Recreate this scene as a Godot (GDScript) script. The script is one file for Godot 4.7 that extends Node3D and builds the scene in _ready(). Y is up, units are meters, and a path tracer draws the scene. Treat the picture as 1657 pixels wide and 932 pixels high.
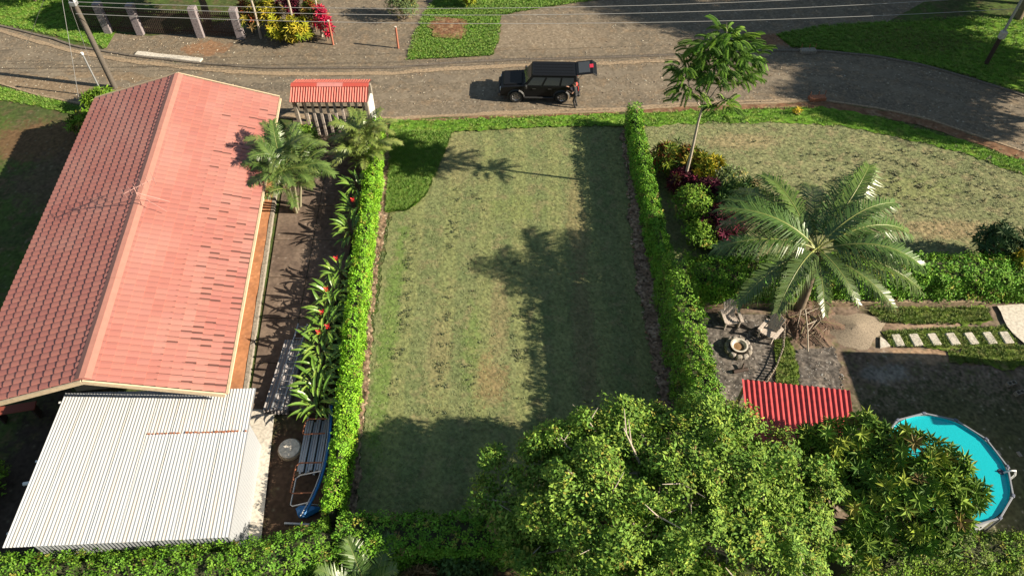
extends Node3D
# A drone's view of a mown lot between two hedges, a terracotta-roofed house on one side, a garden with a pool on the other.
var rng := RandomNumberGenerator.new()
var taken := {}
var M := {}
var patch := {}
var nz := FastNoiseLite.new()
var nf := FastNoiseLite.new()
var nc := FastNoiseLite.new()

class MB:
	var v := PackedVector3Array()
	var n := PackedVector3Array()
	var c := PackedColorArray()
	var u := PackedVector2Array()
	var i := PackedInt32Array()
	func vert(p: Vector3, nn: Vector3, col := Color.WHITE, uv := Vector2.ZERO) -> int:
		v.append(p); n.append(nn); c.append(col); u.append(uv)
		return v.size() - 1
	func face(a: int, b: int, d: int) -> void:
		i.append(a); i.append(d); i.append(b)
	# corners run counter-clockwise as seen from outside
	func quad(a: Vector3, b: Vector3, d: Vector3, e: Vector3, col := Color.WHITE) -> void:
		var nn := (d - a).cross(e - b)
		if nn.length() < 1e-12: nn = Vector3.UP
		nn = nn.normalized()
		var k := v.size()
		vert(a, nn, col); vert(b, nn, col); vert(d, nn, col); vert(e, nn, col)
		face(k, k + 1, k + 2); face(k, k + 2, k + 3)
	func tri(a: Vector3, b: Vector3, d: Vector3, col := Color.WHITE) -> void:
		var nn := (b - a).cross(d - a).normalized()
		var k := v.size()
		vert(a, nn, col); vert(b, nn, col); vert(d, nn, col)
		face(k, k + 1, k + 2)
	# a box with chamfered edges along its height when bevel > 0
	func box(t: Transform3D, s: Vector3, col := Color.WHITE, bevel := 0.0) -> void:
		var h := s * 0.5
		if bevel <= 0.0:
			var p := []
			for k in 8: p.append(t * Vector3(h.x * (1 if k & 1 else -1), h.y * (1 if k & 2 else -1), h.z * (1 if k & 4 else -1)))
			quad(p[4], p[5], p[7], p[6], col); quad(p[1], p[0], p[2], p[3], col)
			quad(p[5], p[1], p[3], p[7], col); quad(p[0], p[4], p[6], p[2], col)
			quad(p[6], p[7], p[3], p[2], col); quad(p[0], p[1], p[5], p[4], col)
			return
		var b := minf(bevel, minf(h.x, minf(h.y, h.z)) * 0.9)
		var rings := []
		for q in [[-h.y, b], [-h.y + b, 0.0], [h.y - b, 0.0], [h.y, b]]:
			var x: float = h.x - q[1]
			var z: float = h.z - q[1]
			var y: float = q[0]
			var r := []
			for w in [[x - b, z], [x, z - b], [x, -z + b], [x - b, -z], [-x + b, -z], [-x, -z + b], [-x, z - b], [-x + b, z]]:
				r.append(t * Vector3(w[0], y, w[1]))
			rings.append(r)
		for k in 3:
			for j in 8: quad(rings[k][j], rings[k][(j + 1) % 8], rings[k + 1][(j + 1) % 8], rings[k + 1][j], col)
		for j in range(1, 7):
			tri(rings[3][0], rings[3][j], rings[3][j + 1], col); tri(rings[0][0], rings[0][j + 1], rings[0][j], col)
	func bar(a: Vector3, b: Vector3, w: float, h: float, col := Color.WHITE, bevel := 0.0) -> void:
		var f := b - a
		var z := f.normalized()
		var up := Vector3.UP if absf(z.y) < 0.95 else Vector3.RIGHT
		var x := up.cross(z).normalized()
		box(Transform3D(Basis(x, z.cross(x), z), (a + b) * 0.5), Vector3(w, h, f.length()), col, bevel)
	func tube(pts: Array, radii: Array, sides := 8, col := Color.WHITE, caps := true) -> void:
		var k0 := v.size()
		var m := pts.size()
		var prev := Vector3.ZERO
		for j in m:
			var a: Vector3 = pts[maxi(j - 1, 0)]
			var b: Vector3 = pts[mini(j + 1, m - 1)]
			var z := (b - a).normalized()
			var x := prev - z * prev.dot(z)
			if x.length() < 0.05: x = z.cross(Vector3.UP if absf(z.y) < 0.9 else Vector3.RIGHT)
			x = x.normalized()
			prev = x
			var y := z.cross(x)
			for q in sides:
				var an := TAU * q / sides
				var d := x * cos(an) + y * sin(an)
				vert(pts[j] + d * float(radii[j]), d, col)
		for j in m - 1:
			for q in sides:
				var a2 := k0 + j * sides + q
				var b2 := k0 + j * sides + (q + 1) % sides
				face(a2, b2, b2 + sides); face(a2, b2 + sides, a2 + sides)
		if caps:
			for e in [0, m - 1]:
				var z2: Vector3 = ((pts[m - 1] - pts[m - 2]) if e else (pts[0] - pts[1])).normalized()
				var k := vert(pts[e], z2, col)
				for q in sides: vert(v[k0 + e * sides + q], z2, col)
				for q in sides:
					if e: face(k, k + 1 + q, k + 1 + (q + 1) % sides)
					else: face(k, k + 1 + (q + 1) % sides, k + 1 + q)
	# profile of (radius, height) turned about the y axis through o
	func lathe(o: Vector3, prof: Array, sides := 24, col := Color.WHITE, wob := 0.0) -> void:
		for j in prof.size() - 1:
			var p: Vector2 = prof[j]
			var q: Vector2 = prof[j + 1]
			var t := (q - p).normalized()
			var k0 := v.size()
			for s in sides + 1:
				var an := TAU * s / sides
				var d := Vector3(cos(an), 0, -sin(an))
				var nn := (d * t.y + Vector3.UP * -t.x).normalized()
				var w := 1.0 + wob * sin(an * 3.0 + 1.0)
				vert(o + d * p.x * w + Vector3.UP * p.y, nn, col); vert(o + d * q.x * w + Vector3.UP * q.y, nn, col)
			for s in sides:
				var k := k0 + s * 2
				face(k, k + 2, k + 3); face(k, k + 3, k + 1)
	# a leaf folded along its midrib
	func leaf(p: Vector3, d: Vector3, up: Vector3, l: float, w: float, col := Color.WHITE, bend := 0.0) -> void:
		var s := d.cross(up).normalized()
		var nn := s.cross(d).normalized()
		var tip := p + d * l - nn * bend * l
		var mid := p + d * l * 0.45 + nn * 0.04 * l
		tri(p, mid + s * w * 0.5 - nn * w * 0.12, tip, col); tri(p, tip, mid - s * w * 0.5 - nn * w * 0.12, col)
	func mesh(m: Material = null) -> ArrayMesh:
		var a := []
		a.resize(Mesh.ARRAY_MAX)
		a[Mesh.ARRAY_VERTEX] = v; a[Mesh.ARRAY_NORMAL] = n; a[Mesh.ARRAY_COLOR] = c; a[Mesh.ARRAY_TEX_UV] = u; a[Mesh.ARRAY_INDEX] = i
		var am := ArrayMesh.new()
		am.add_surface_from_arrays(Mesh.PRIMITIVE_TRIANGLES, a)
		if m: am.surface_set_material(0, m)
		return am

func numbered(called: String) -> String:
	if not taken.has(called):
		taken[called] = 0
		return called
	taken[called] += 1
	return "%s_%03d" % [called, taken[called]]
func lin(r: float, g: float, b: float) -> Color: return Color(r, g, b).linear_to_srgb()
func mat(r: float, g: float, b: float, rough := 0.8, metal := 0.0) -> StandardMaterial3D:
	var m := StandardMaterial3D.new()
	m.albedo_color = lin(r, g, b); m.roughness = rough; m.metallic = metal
	return m
func vmat(rough := 0.8, back := 0.0) -> StandardMaterial3D:
	var m := StandardMaterial3D.new()
	m.vertex_color_use_as_albedo = true; m.roughness = rough
	if back > 0.0:
		m.backlight_enabled = true
		m.backlight = Color(back * 0.8, back, back * 0.3)
	return m
func tag(o: Node, label: String, category: String, group := "", kind := "") -> Node:
	if label: o.set_meta("label", label)
	if category: o.set_meta("category", category)
	if group: o.set_meta("group", group)
	if kind: o.set_meta("kind", kind)
	return o
func thing(called: String, at: Vector3, turn: float, label: String, category: String, group := "") -> Node3D:
	var o := Node3D.new()
	o.name = numbered(called)
	add_child(o)
	o.position = at
	o.rotation.y = turn
	tag(o, label, category, group)
	return o
func put(called: String, mesh: Mesh, m: Material, parent: Node, at := Transform3D()) -> MeshInstance3D:
	var o := MeshInstance3D.new()
	o.mesh = mesh
	o.name = numbered(called) if parent == self else called
	if m: o.material_override = m
	o.transform = at
	parent.add_child(o, true)
	return o
func build(called: String, mb: MB, m: Material, parent: Node, at := Transform3D()) -> MeshInstance3D: return put(called, mb.mesh(), m, parent, at)
func struct(called: String, mb: MB, m: Material) -> MeshInstance3D:
	var o := build(called, mb, m, self)
	o.set_meta("kind", "structure")
	return o
func many(called: String, mesh: Mesh, m: Material, xf: Array, cols: Array, parent: Node) -> MultiMeshInstance3D:
	var mm := MultiMesh.new()
	mm.transform_format = MultiMesh.TRANSFORM_3D
	mm.use_colors = true
	mm.mesh = mesh
	mm.instance_count = xf.size()
	for k in xf.size():
		mm.set_instance_transform(k, xf[k])
		mm.set_instance_color(k, cols[k])
	var o := MultiMeshInstance3D.new()
	o.multimesh = mm
	o.material_override = m
	o.name = numbered(called) if parent == self else called
	parent.add_child(o, true)
	return o
# the copies of a leaf cluster joined into one real mesh, for the foliage of one plant
func joined(called: String, meshes: Array, m: Material, xs: Array, cs: Array, which: Array, parent: Node) -> MeshInstance3D:
	var bv := []
	var bn := []
	for q in meshes:
		var a: Array = q.surface_get_arrays(0)
		var v0: PackedVector3Array = a[Mesh.ARRAY_VERTEX]
		var n0: PackedVector3Array = a[Mesh.ARRAY_NORMAL]
		var v1 := PackedVector3Array()
		var n1 := PackedVector3Array()
		for k in a[Mesh.ARRAY_INDEX]:
			v1.append(v0[k]); n1.append(n0[k])
		bv.append(v1); bn.append(n1)
	var v := PackedVector3Array()
	var n := PackedVector3Array()
	var c := PackedColorArray()
	for k in xs.size():
		var w: int = which[k]
		var t: Transform3D = xs[k]
		var vv: PackedVector3Array = bv[w]
		var nn: PackedVector3Array = bn[w]
		v.append_array(t * vv)
		n.append_array(Transform3D(t.basis.orthonormalized(), Vector3.ZERO) * nn)
		var cc := PackedColorArray()
		cc.resize(vv.size())
		cc.fill(cs[k])
		c.append_array(cc)
	var arr := []
	arr.resize(Mesh.ARRAY_MAX)
	arr[Mesh.ARRAY_VERTEX] = v; arr[Mesh.ARRAY_NORMAL] = n; arr[Mesh.ARRAY_COLOR] = c
	var am := ArrayMesh.new()
	am.add_surface_from_arrays(Mesh.PRIMITIVE_TRIANGLES, arr)
	return put(called, am, m, parent)
func rnd(a: float, b: float) -> float: return rng.randf_range(a, b)
func xf(p: Vector3, b := Basis(), s := 1.0) -> Transform3D: return Transform3D(b.scaled(Vector3(s, s, s)), p)
func facing(d: Vector3, roll: float) -> Basis:   # local y along d
	var y := d.normalized()
	var x := y.cross(Vector3(0.31, 0.2, 0.93)).normalized()
	return Basis(x, y, x.cross(y)).rotated(y, roll)
func V(a: Array) -> PackedVector2Array:   # flat list of x, z
	var r := PackedVector2Array()
	for k in range(0, a.size(), 2): r.append(Vector2(a[k], a[k + 1]))
	return r
func along(p: PackedVector2Array, t: float) -> Vector2:
	var total := 0.0
	for k in p.size() - 1: total += p[k].distance_to(p[k + 1])
	var want := t * total
	for k in p.size() - 1:
		var l := p[k].distance_to(p[k + 1])
		if want <= l or k == p.size() - 2: return p[k].lerp(p[k + 1], clampf(want / maxf(l, 1e-6), 0, 1))
		want -= l
	return p[p.size() - 1]
func smooth_line(p: PackedVector2Array, step: float) -> PackedVector2Array:
	var cu := Curve2D.new()
	for k in p.size():
		var a := p[maxi(k - 1, 0)]
		var b := p[mini(k + 1, p.size() - 1)]
		cu.add_point(p[k], (a - b) / 6.0, (b - a) / 6.0)
	var l := cu.get_baked_length()
	var r := PackedVector2Array()
	var m := maxi(2, int(l / step))
	for k in m + 1: r.append(cu.sample_baked(l * k / m))
	return r
# a sheet of ground between two lines, with uneven edges and relief
func sheet(called: String, a: PackedVector2Array, b: PackedVector2Array, y: float, cell: float, m: Material, rect: Rect2, bump := 0.0, jit := 0.1, freq := 2.5) -> MeshInstance3D:
	a = smooth_line(a, 0.5); b = smooth_line(b, 0.5)
	if not patch.has(called): patch[called] = []
	patch[called].append([a, b, y])
	var la := 0.0
	for k in a.size() - 1: la += a[k].distance_to(a[k + 1])
	var wd := 0.0
	for k in 9: wd = maxf(wd, along(a, k / 8.0).distance_to(along(b, k / 8.0)))
	var nu := maxi(2, int(la / cell))
	var nv := maxi(1, int(wd / cell))
	var mb := MB.new()
	var flip := 1.0
	var e := along(a, 0.5)
	if (along(a, 0.52) - e).cross(along(b, 0.5) - e) > 0.0: flip = -1.0
	for k in nu + 1:
		var t := float(k) / nu
		var pa := along(a, t)
		var pb := along(b, t)
		var w := (pb - pa).normalized()
		pa += w * jit * (nf.get_noise_2d(pa.x * 60.0, pa.y * 60.0) + 0.6 * nf.get_noise_2d(pa.x * 260.0, pa.y * 260.0)) * 1.6
		pb += w * jit * (nf.get_noise_2d(pb.x * 60.0 + 900.0, pb.y * 60.0) + 0.6 * nf.get_noise_2d(pb.x * 260.0, pb.y * 260.0)) * 1.6
		if k == 0 or k == nu:
			var dirv := (along(a, minf(t + 0.02, 1.0)) - along(a, maxf(t - 0.02, 0.0))).normalized()
			pa += dirv * jit * rnd(-1, 1); pb += dirv * jit * rnd(-1, 1)
		for j in nv + 1:
			var p := pa.lerp(pb, float(j) / nv)
			var h := 0.0
			var g := Vector2.ZERO
			if bump > 0.0:
				h = relief(p, freq); g = Vector2(relief(p + Vector2(0.05, 0), freq) - h, relief(p + Vector2(0, 0.05), freq) - h) / 0.05 * bump
			mb.vert(Vector3(p.x, y + h * bump, p.y), Vector3(-g.x, 1, -g.y).normalized(), Color.WHITE, (p - rect.position) / rect.size)
	for k in nu:
		for j in nv:
			var q := k * (nv + 1) + j
			if flip > 0.0:
				mb.face(q, q + nv + 1, q + nv + 2); mb.face(q, q + nv + 2, q + 1)
			else:
				mb.face(q, q + nv + 2, q + nv + 1); mb.face(q, q + 1, q + nv + 2)
	return struct(called, mb, m)
func relief(p: Vector2, freq: float) -> float:
	return clampf(0.5 + 0.5 * nf.get_noise_2d(p.x * 100.0 * freq, p.y * 100.0 * freq) + 0.35 * nf.get_noise_2d(p.x * 260.0 * freq, p.y * 260.0 * freq), 0.0, 1.2)
func inside(called: String, k: int) -> Vector2:
	var q: Array = patch[called][k]
	var t := rng.randf()
	return along(q[0], t).lerp(along(q[1], t), rnd(-0.03, 1.03))
func spread(called: String, n: int) -> Array:   # points over the sheets of that name, by area
	var ar := []
	var total := 0.0
	for q in patch[called]:
		var s := 0.0
		for k in 20: s += along(q[0], k / 20.0).distance_to(along(q[1], k / 20.0)) * along(q[0], k / 20.0).distance_to(along(q[0], (k + 1) / 20.0))
		ar.append(s)
		total += s
	var r := []
	for k in ar.size():
		for j in int(n * ar[k] / total):
			var p := inside(called, k)
			if absf(p.x) < 42.0 and p.y > -52.0: r.append(Vector3(p.x, patch[called][k][2], p.y))
	return r
# colours: three linear tones mixed by coarse and middle noise, fine grain, pale or dark specks, and blots [x, z, rx, rz, r, g, b, strength]
func ground_tex(rect: Rect2, px: float, c0: Vector3, c1: Vector3, c2: Vector3, grain: float, specks: float, speck: Vector3, blots := [], rows := 0.0, coarse := 0.35) -> StandardMaterial3D:
	var w := int(rect.size.x / px)
	var h := int(rect.size.y / px)
	var d := PackedByteArray()
	d.resize(w * h * 3)
	var o := 0
	for j in h:
		var z := rect.position.y + (j + 0.5) * px
		var near := []
		for b in blots:
			if absf(z - b[1]) < b[3] * 1.6: near.append(b)
		for k in w:
			var x := rect.position.x + (k + 0.5) * px
			var a := nz.get_noise_2d(x * 100.0 * coarse, z * 100.0 * coarse)
			var b2 := nz.get_noise_2d(x * 110.0 + 4000.0, z * 110.0)
			var f := nf.get_noise_2d(x * 620.0, z * 620.0)
			var t1 := clampf(0.5 + a * 1.1 + b2 * 0.5, 0, 1)
			var t2 := clampf(b2 * 1.6 - a * 0.5 + f * 0.5 - 0.12, 0, 1)
			var col := c0.lerp(c1, t1).lerp(c2, t2)
			if rows > 0.0:
				var r := sin((x + 0.25 * nz.get_noise_2d(x * 40.0, z * 30.0)) * TAU / 1.75)
				col = col.lerp(Vector3(c1.x * 1.25, c1.y * 1.2, c1.z * 1.1), clampf(r * 2.0, 0, 1) * rows)
			for b in near:
				var q := Vector2((x - b[0]) / b[2], (z - b[1]) / b[3]).length() + b2 * 0.55 + f * 0.3
				if q < 1.0: col = col.lerp(Vector3(b[4], b[5], b[6]), clampf((1.0 - q) * 3.0, 0, 1) * b[7])
			var hi := nc.get_noise_2d(x * 900.0, z * 900.0)
			col *= 1.0 + grain * (f * 0.9 + hi * 0.8)
			if specks > 0.0 and hi + 0.35 * f > 1.0 - specks: col = col.lerp(speck, 0.75)
			d[o] = int(clampf(pow(maxf(col.x, 0.0), 0.4545) * 255.0, 0, 255))
			d[o + 1] = int(clampf(pow(maxf(col.y, 0.0), 0.4545) * 255.0, 0, 255))
			d[o + 2] = int(clampf(pow(maxf(col.z, 0.0), 0.4545) * 255.0, 0, 255))
			o += 3
	var m := StandardMaterial3D.new()
	m.albedo_texture = ImageTexture.create_from_image(Image.create_from_data(w, h, false, Image.FORMAT_RGB8, d))
	m.roughness = 0.95
	m.metallic_specular = 0.2
	return m
# ---- plants
func sprig(nl: int, l: float, w: float, spread: float, droop := 0.1) -> ArrayMesh:
	var mb := MB.new()
	for k in nl:
		var an := TAU * k / nl * 2.4 + rnd(-0.5, 0.5)
		var d := Vector3(cos(an), rnd(-0.25, 0.9), sin(an)).normalized()
		var p := Vector3(rnd(-1, 1), rnd(-0.6, 0.9), rnd(-1, 1)) * spread
		var s := rnd(0.75, 1.25)
		mb.leaf(p, d, (Vector3.UP + Vector3(rnd(-0.4, 0.4), 0, rnd(-0.4, 0.4))).normalized(), l * s, w * s, Color.WHITE, droop)
	return mb.mesh()
func rosette(nl: int, l: float, w: float) -> ArrayMesh:
	var mb := MB.new()
	for k in nl:
		var an := k * 2.4
		var el := 0.15 + 0.9 * float(k) / nl
		mb.leaf(Vector3(0, 0.08 * k / nl, 0), Vector3(cos(an) * cos(el), sin(el) * 0.8, sin(an) * cos(el)).normalized(), Vector3.UP, l * rnd(0.8, 1.15), w, Color.WHITE, 0.25)
	return mb.mesh()
func tone(c: Color, vary: float) -> Color:
	var k := rnd(1.0 - vary, 1.0 + vary)
	var y := rnd(-vary, vary) * 0.5
	return Color(c.r * (k + y), c.g * k, c.b * (k - y))
func aged(c: Color) -> Color:   # a few yellowed or browned sprigs among the green
	var k := rng.randf()
	if k < 0.03: return c.lerp(Color(0.3, 0.24, 0.05), 0.7)
	if k < 0.05: return c.lerp(Color(0.17, 0.1, 0.05), 0.8)
	return c
# leaf clusters over a set of lobes [x, y, z, rx, ry, rz]
func crown(parent: Node3D, lobes: Array, count: int, meshes: Array, m: Material, cols: Array, s0: float, s1: float, shell := 0.62, called := "crown", low := -0.35, gaps := -0.9) -> void:
	var area := 0.0
	for b in lobes: area += b[3] * b[5] + b[4] * b[3]
	var xs := []
	var cs := []
	var wh := []
	for b in lobes:
		for k in int(count * (b[3] * b[5] + b[4] * b[3]) / area):
			var d := Vector3(rng.randfn(), rng.randfn(), rng.randfn()).normalized()
			if d.y < low: d.y = -d.y
			var r := pow(rng.randf(), 0.5) * (1.0 - shell) + shell
			var lump := nf.get_noise_3d(d.x * 170.0 + b[0] * 90.0, d.y * 170.0, d.z * 170.0 + b[2] * 90.0)
			var p := Vector3(b[0], b[1], b[2]) + Vector3(d.x * b[3], d.y * b[4], d.z * b[5]) * r * (1.0 + 0.4 * lump)
			if nf.get_noise_3d(p.x * 75.0, p.y * 75.0, p.z * 75.0) < gaps: continue
			xs.append(xf(p, facing(d + Vector3(rnd(-.5, .5), rnd(0.0, 0.8), rnd(-.5, .5)), rnd(0, TAU)), rnd(s0, s1)))
			cs.append(aged(tone(cols[rng.randi() % cols.size()], 0.25)))
			wh.append(rng.randi() % meshes.size())
	if xs.size(): joined(called, meshes, m, xs, cs, wh, parent)
func limbs(parent: Node3D, trunk: Array, rad: Array, ends: Array, from: Vector3, r: float, m: Material) -> void:
	var mb := MB.new()
	mb.tube(trunk, rad, 9)
	build("trunk", mb, m, parent)
	for e in ends:
		var l := MB.new()
		var mid: Vector3 = from.lerp(e, 0.5) + Vector3(rnd(-.25, .25), rnd(0.0, .3), rnd(-.25, .25))
		l.tube([from, mid, e], [r, r * 0.65, r * 0.2], 6)
		for k in 5:
			var t := rnd(0.4, 1.0)
			var q: Vector3 = mid.lerp(e, (t - 0.4) / 0.6)
			l.tube([q, q + Vector3(rnd(-.8, .8), rnd(0.1, .7), rnd(-.8, .8))], [r * 0.3, r * 0.08], 5)
		build("limb", l, m, parent)
# a clipped hedge along a line: a dark hull inside painted for its inner shade, leaf clusters over its top and flanks
func hedge(called: String, line: PackedVector2Array, width: float, height: float, dens: float, cols: Array, label: String, group := "hedges round the plots", ragged := 0.07, thin := 0.0, leafsize := 1.0, base := 0.0) -> void:
	var ln := smooth_line(line, 0.3)
	var o0 := ln[0]
	var t := thing(called, Vector3(o0.x, base, o0.y), 0, label, "hedge", group)
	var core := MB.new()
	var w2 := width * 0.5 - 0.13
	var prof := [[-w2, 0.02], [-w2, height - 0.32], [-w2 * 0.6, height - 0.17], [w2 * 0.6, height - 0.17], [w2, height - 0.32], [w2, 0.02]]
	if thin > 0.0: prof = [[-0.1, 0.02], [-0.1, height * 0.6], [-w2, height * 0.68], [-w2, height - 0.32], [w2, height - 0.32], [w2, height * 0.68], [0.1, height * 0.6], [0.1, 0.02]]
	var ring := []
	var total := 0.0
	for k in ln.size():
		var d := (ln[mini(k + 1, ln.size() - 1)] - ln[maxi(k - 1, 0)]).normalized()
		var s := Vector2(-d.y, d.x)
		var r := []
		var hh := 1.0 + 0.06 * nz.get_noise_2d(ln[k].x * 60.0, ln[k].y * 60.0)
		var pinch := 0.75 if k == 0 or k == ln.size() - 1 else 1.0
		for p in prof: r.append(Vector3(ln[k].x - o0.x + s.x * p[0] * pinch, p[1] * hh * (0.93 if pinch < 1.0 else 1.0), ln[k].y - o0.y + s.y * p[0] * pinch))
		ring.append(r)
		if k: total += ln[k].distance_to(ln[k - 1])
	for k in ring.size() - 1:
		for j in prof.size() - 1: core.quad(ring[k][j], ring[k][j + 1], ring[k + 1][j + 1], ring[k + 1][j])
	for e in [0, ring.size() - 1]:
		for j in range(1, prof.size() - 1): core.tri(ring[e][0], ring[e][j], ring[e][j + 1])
	build("shade_core", core, M.twig, t)  # solid hull; its dark tone stands in for shade between the leaves
	var per := width + 2.0 * height
	if true:
		var xs := []
		var cs := []
		var wh := []
		for k in int(total * per * dens):
			var tt := rng.randf()
			var p := along(ln, tt)
			var d := (along(ln, minf(tt + 0.02, 1.0)) - along(ln, maxf(tt - 0.02, 0.0))).normalized()
			var s := Vector2(-d.y, d.x)
			var u := rnd(-per * 0.5, per * 0.5)
			var a := clampf(u, -width * 0.5, width * 0.5)
			var y := height - maxf(absf(u) - width * 0.5, 0.0)
			if thin > 0.0 and y < height * 0.62 and rng.randf() < thin: continue
			var nrm := Vector3(0, 1, 0) if absf(u) < width * 0.5 else Vector3(s.x, 0.25, s.y) * signf(u)
			if absf(u) < width * 0.5: nrm += Vector3(s.x, 0, s.y) * (a / width) * 1.6
			var bul := ragged * (1.5 * nf.get_noise_3d(p.x * 90.0, y * 90.0 + u * 70.0, p.y * 90.0) + rnd(-0.6, 0.8))
			var edge := clampf(1.0 - absf(a) / (width * 0.5), 0, 1)
			var round := -0.16 * pow(1.0 - edge, 3.0) if absf(u) < width * 0.5 else 0.0
			var pos := Vector3(p.x - o0.x + s.x * a, y + round + 0.05 * height * nz.get_noise_2d(p.x * 60.0, p.y * 60.0), p.y - o0.y + s.y * a) + nrm.normalized() * bul
			if pos.y < 0.03: continue
			xs.append(xf(pos, facing(nrm + Vector3(rnd(-.7, .7), rnd(-.1, .7), rnd(-.7, .7)), rnd(0, TAU)), rnd(0.55, 1.35) * leafsize))
			cs.append(aged(tone(cols[rng.randi() % cols.size()], 0.24))); wh.append(rng.randi() % 3)
		joined("foliage", M.hedge_sprigs, M.leaf, xs, cs, wh, t)
# a feather palm leaf along +x
func frond_mesh(l: float, rise: float, droop: float, pairs: int, ll: float, wd: float, hang: float, col: Color, tipcol: Color, twist := 0.0) -> ArrayMesh:
	var mb := MB.new()
	var pts := []
	var rad := []
	for k in 11:
		var t := k / 10.0
		pts.append(Vector3(l * (t - 0.16 * droop * t * t), l * (rise * t - droop * t * t * 0.62), l * twist * t * t))
		rad.append(lerpf(0.035, 0.006, t) * l / 4.0)
	mb.tube(pts, rad, 5, Color(0.22, 0.24, 0.07))
	for k in pairs:
		var t := 0.13 + 0.87 * float(k) / (pairs - 1)
		var f := t * 10.0
		var i0 := mini(int(f), 9)
		var p: Vector3 = pts[i0].lerp(pts[i0 + 1], f - i0)
		var d: Vector3 = (pts[i0 + 1] - pts[i0]).normalized()
		var sd := d.cross(Vector3.UP).normalized()
		var up := sd.cross(d)
		var len := ll * (sin(PI * (0.16 + 0.74 * t)) * 0.85 + 0.2) * rnd(0.72, 1.12)
		for sg in [-1.0, 1.0]:
			var o: Vector3 = (sd * sg + d * (0.45 + 0.6 * t) + up * rnd(0.0, 0.3) + d * rnd(-0.12, 0.12)).normalized()
			var q1: Vector3 = p + o * len * 0.5
			var q2: Vector3 = q1 + (o + Vector3.DOWN * (hang + rnd(-0.3, 0.5))).normalized() * len * 0.52
			var x: Vector3 = d * wd
			var c := col.lerp(tipcol, clampf(t * 0.7 + rnd(-0.3, 0.3), 0, 1))
			if sg > 0.0:
				mb.quad(p - x * 0.4, q1 - x * 0.5, q1 + x * 0.5, p + x * 0.4, c); mb.tri(q1 - x * 0.5, q2, q1 + x * 0.5, c)
			else:
				mb.quad(p + x * 0.4, q1 + x * 0.5, q1 - x * 0.5, p - x * 0.4, c); mb.tri(q1 + x * 0.5, q2, q1 - x * 0.5, c)
	return mb.mesh()
func palm_clump(called: String, at: Vector3, stems: Array, per: int, fronds: Array, label: String, scale := 1.0, group := "feather palms") -> Node3D:
	var t := thing(called, at, 0, label, "palm", group)
	for s in stems:
		var mb := MB.new()
		var top := Vector3(s[0], s[2], s[1])
		var foot := Vector3(s[0] * 0.35, 0, s[1] * 0.35)
		mb.tube([foot, foot.lerp(top, 0.5) + Vector3(0.03, 0, 0.02), top], [0.09 * scale, 0.07 * scale, 0.06 * scale], 7, Color(0.25, 0.23, 0.15))
		build("stem", mb, M.vc, t)
		for k in per:
			var an: float = TAU * k / per + rnd(-0.35, 0.35) + s[0]
			var b := Basis(Vector3.UP, an) * Basis(Vector3.BACK, rnd(-0.15, 0.55))
			put("frond", fronds[rng.randi() % fronds.size()], M.palmleaf, t, Transform3D(b.scaled(Vector3.ONE * rnd(0.8, 1.1) * scale), top))
	return t
# long-leaved ginger or cordyline: each blade its own leaf
func blade_mesh(l: float, w: float, droop: float, col: Color, rib: Color) -> ArrayMesh:
	var mb := MB.new()
	var pr := []
	for k in 6:
		var t := k / 5.0
		var ww := w * (sin(PI * clampf(0.12 + t * 0.88, 0, 1)) * 0.95 + 0.05)
		var p := Vector3(l * t * (1.0 - 0.15 * droop * t), l * (0.35 * t - droop * t * t), 0)
		pr.append([p + Vector3(0, ww * 0.2, -ww * 0.5), p, p + Vector3(0, ww * 0.2, ww * 0.5)])
	for k in 5:
		mb.quad(pr[k][1], pr[k + 1][1], pr[k + 1][0], pr[k][0], col); mb.quad(pr[k][2], pr[k + 1][2], pr[k + 1][1], pr[k][1], col.lerp(rib, 0.35))
	return mb.mesh()
func blade_plant(called: String, at: Vector3, n: int, h: float, spread: float, blades: Array, label: String, category: String, group: String, flowers := 0) -> Node3D:
	var t := thing(called, at, 0, label, category, group)
	var st := MB.new()
	for k in n:
		var an := k * 2.4 + rnd(-0.3, 0.3)
		var r := spread * sqrt(float(k + 0.5) / n)
		var p := Vector3(cos(an) * r, h * rnd(0.55, 1.0), sin(an) * r)
		if k % 2 == 0: st.tube([Vector3(p.x * 0.4, 0, p.z * 0.4), p], [0.018, 0.012], 5)
		var b := Basis(Vector3.UP, -an + rnd(-0.5, 0.5)) * Basis(Vector3.BACK, rnd(0.0, 0.75))
		put("leaf", blades[rng.randi() % blades.size()], M.blade, t, Transform3D(b.scaled(Vector3.ONE * rnd(0.8, 1.2)), p))
	build("stems", st, M.stem, t)
	for k in flowers:
		var f := MB.new()
		for q in 7:
			var an := q * 2.4
			f.leaf(Vector3(0, 0.03 * q, 0), Vector3(cos(an), 1.0, sin(an)).normalized(), Vector3(-cos(an), 1, -sin(an)).normalized(), 0.16, 0.09)
		var an2 := rnd(0, TAU)
		build("flower", f, M.redflower, t, xf(Vector3(cos(an2) * spread * rnd(0.2, 0.95), h * rnd(1.0, 1.25), sin(an2) * spread * rnd(0.2, 0.95)), Basis(), 1.15))
	return t
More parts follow.
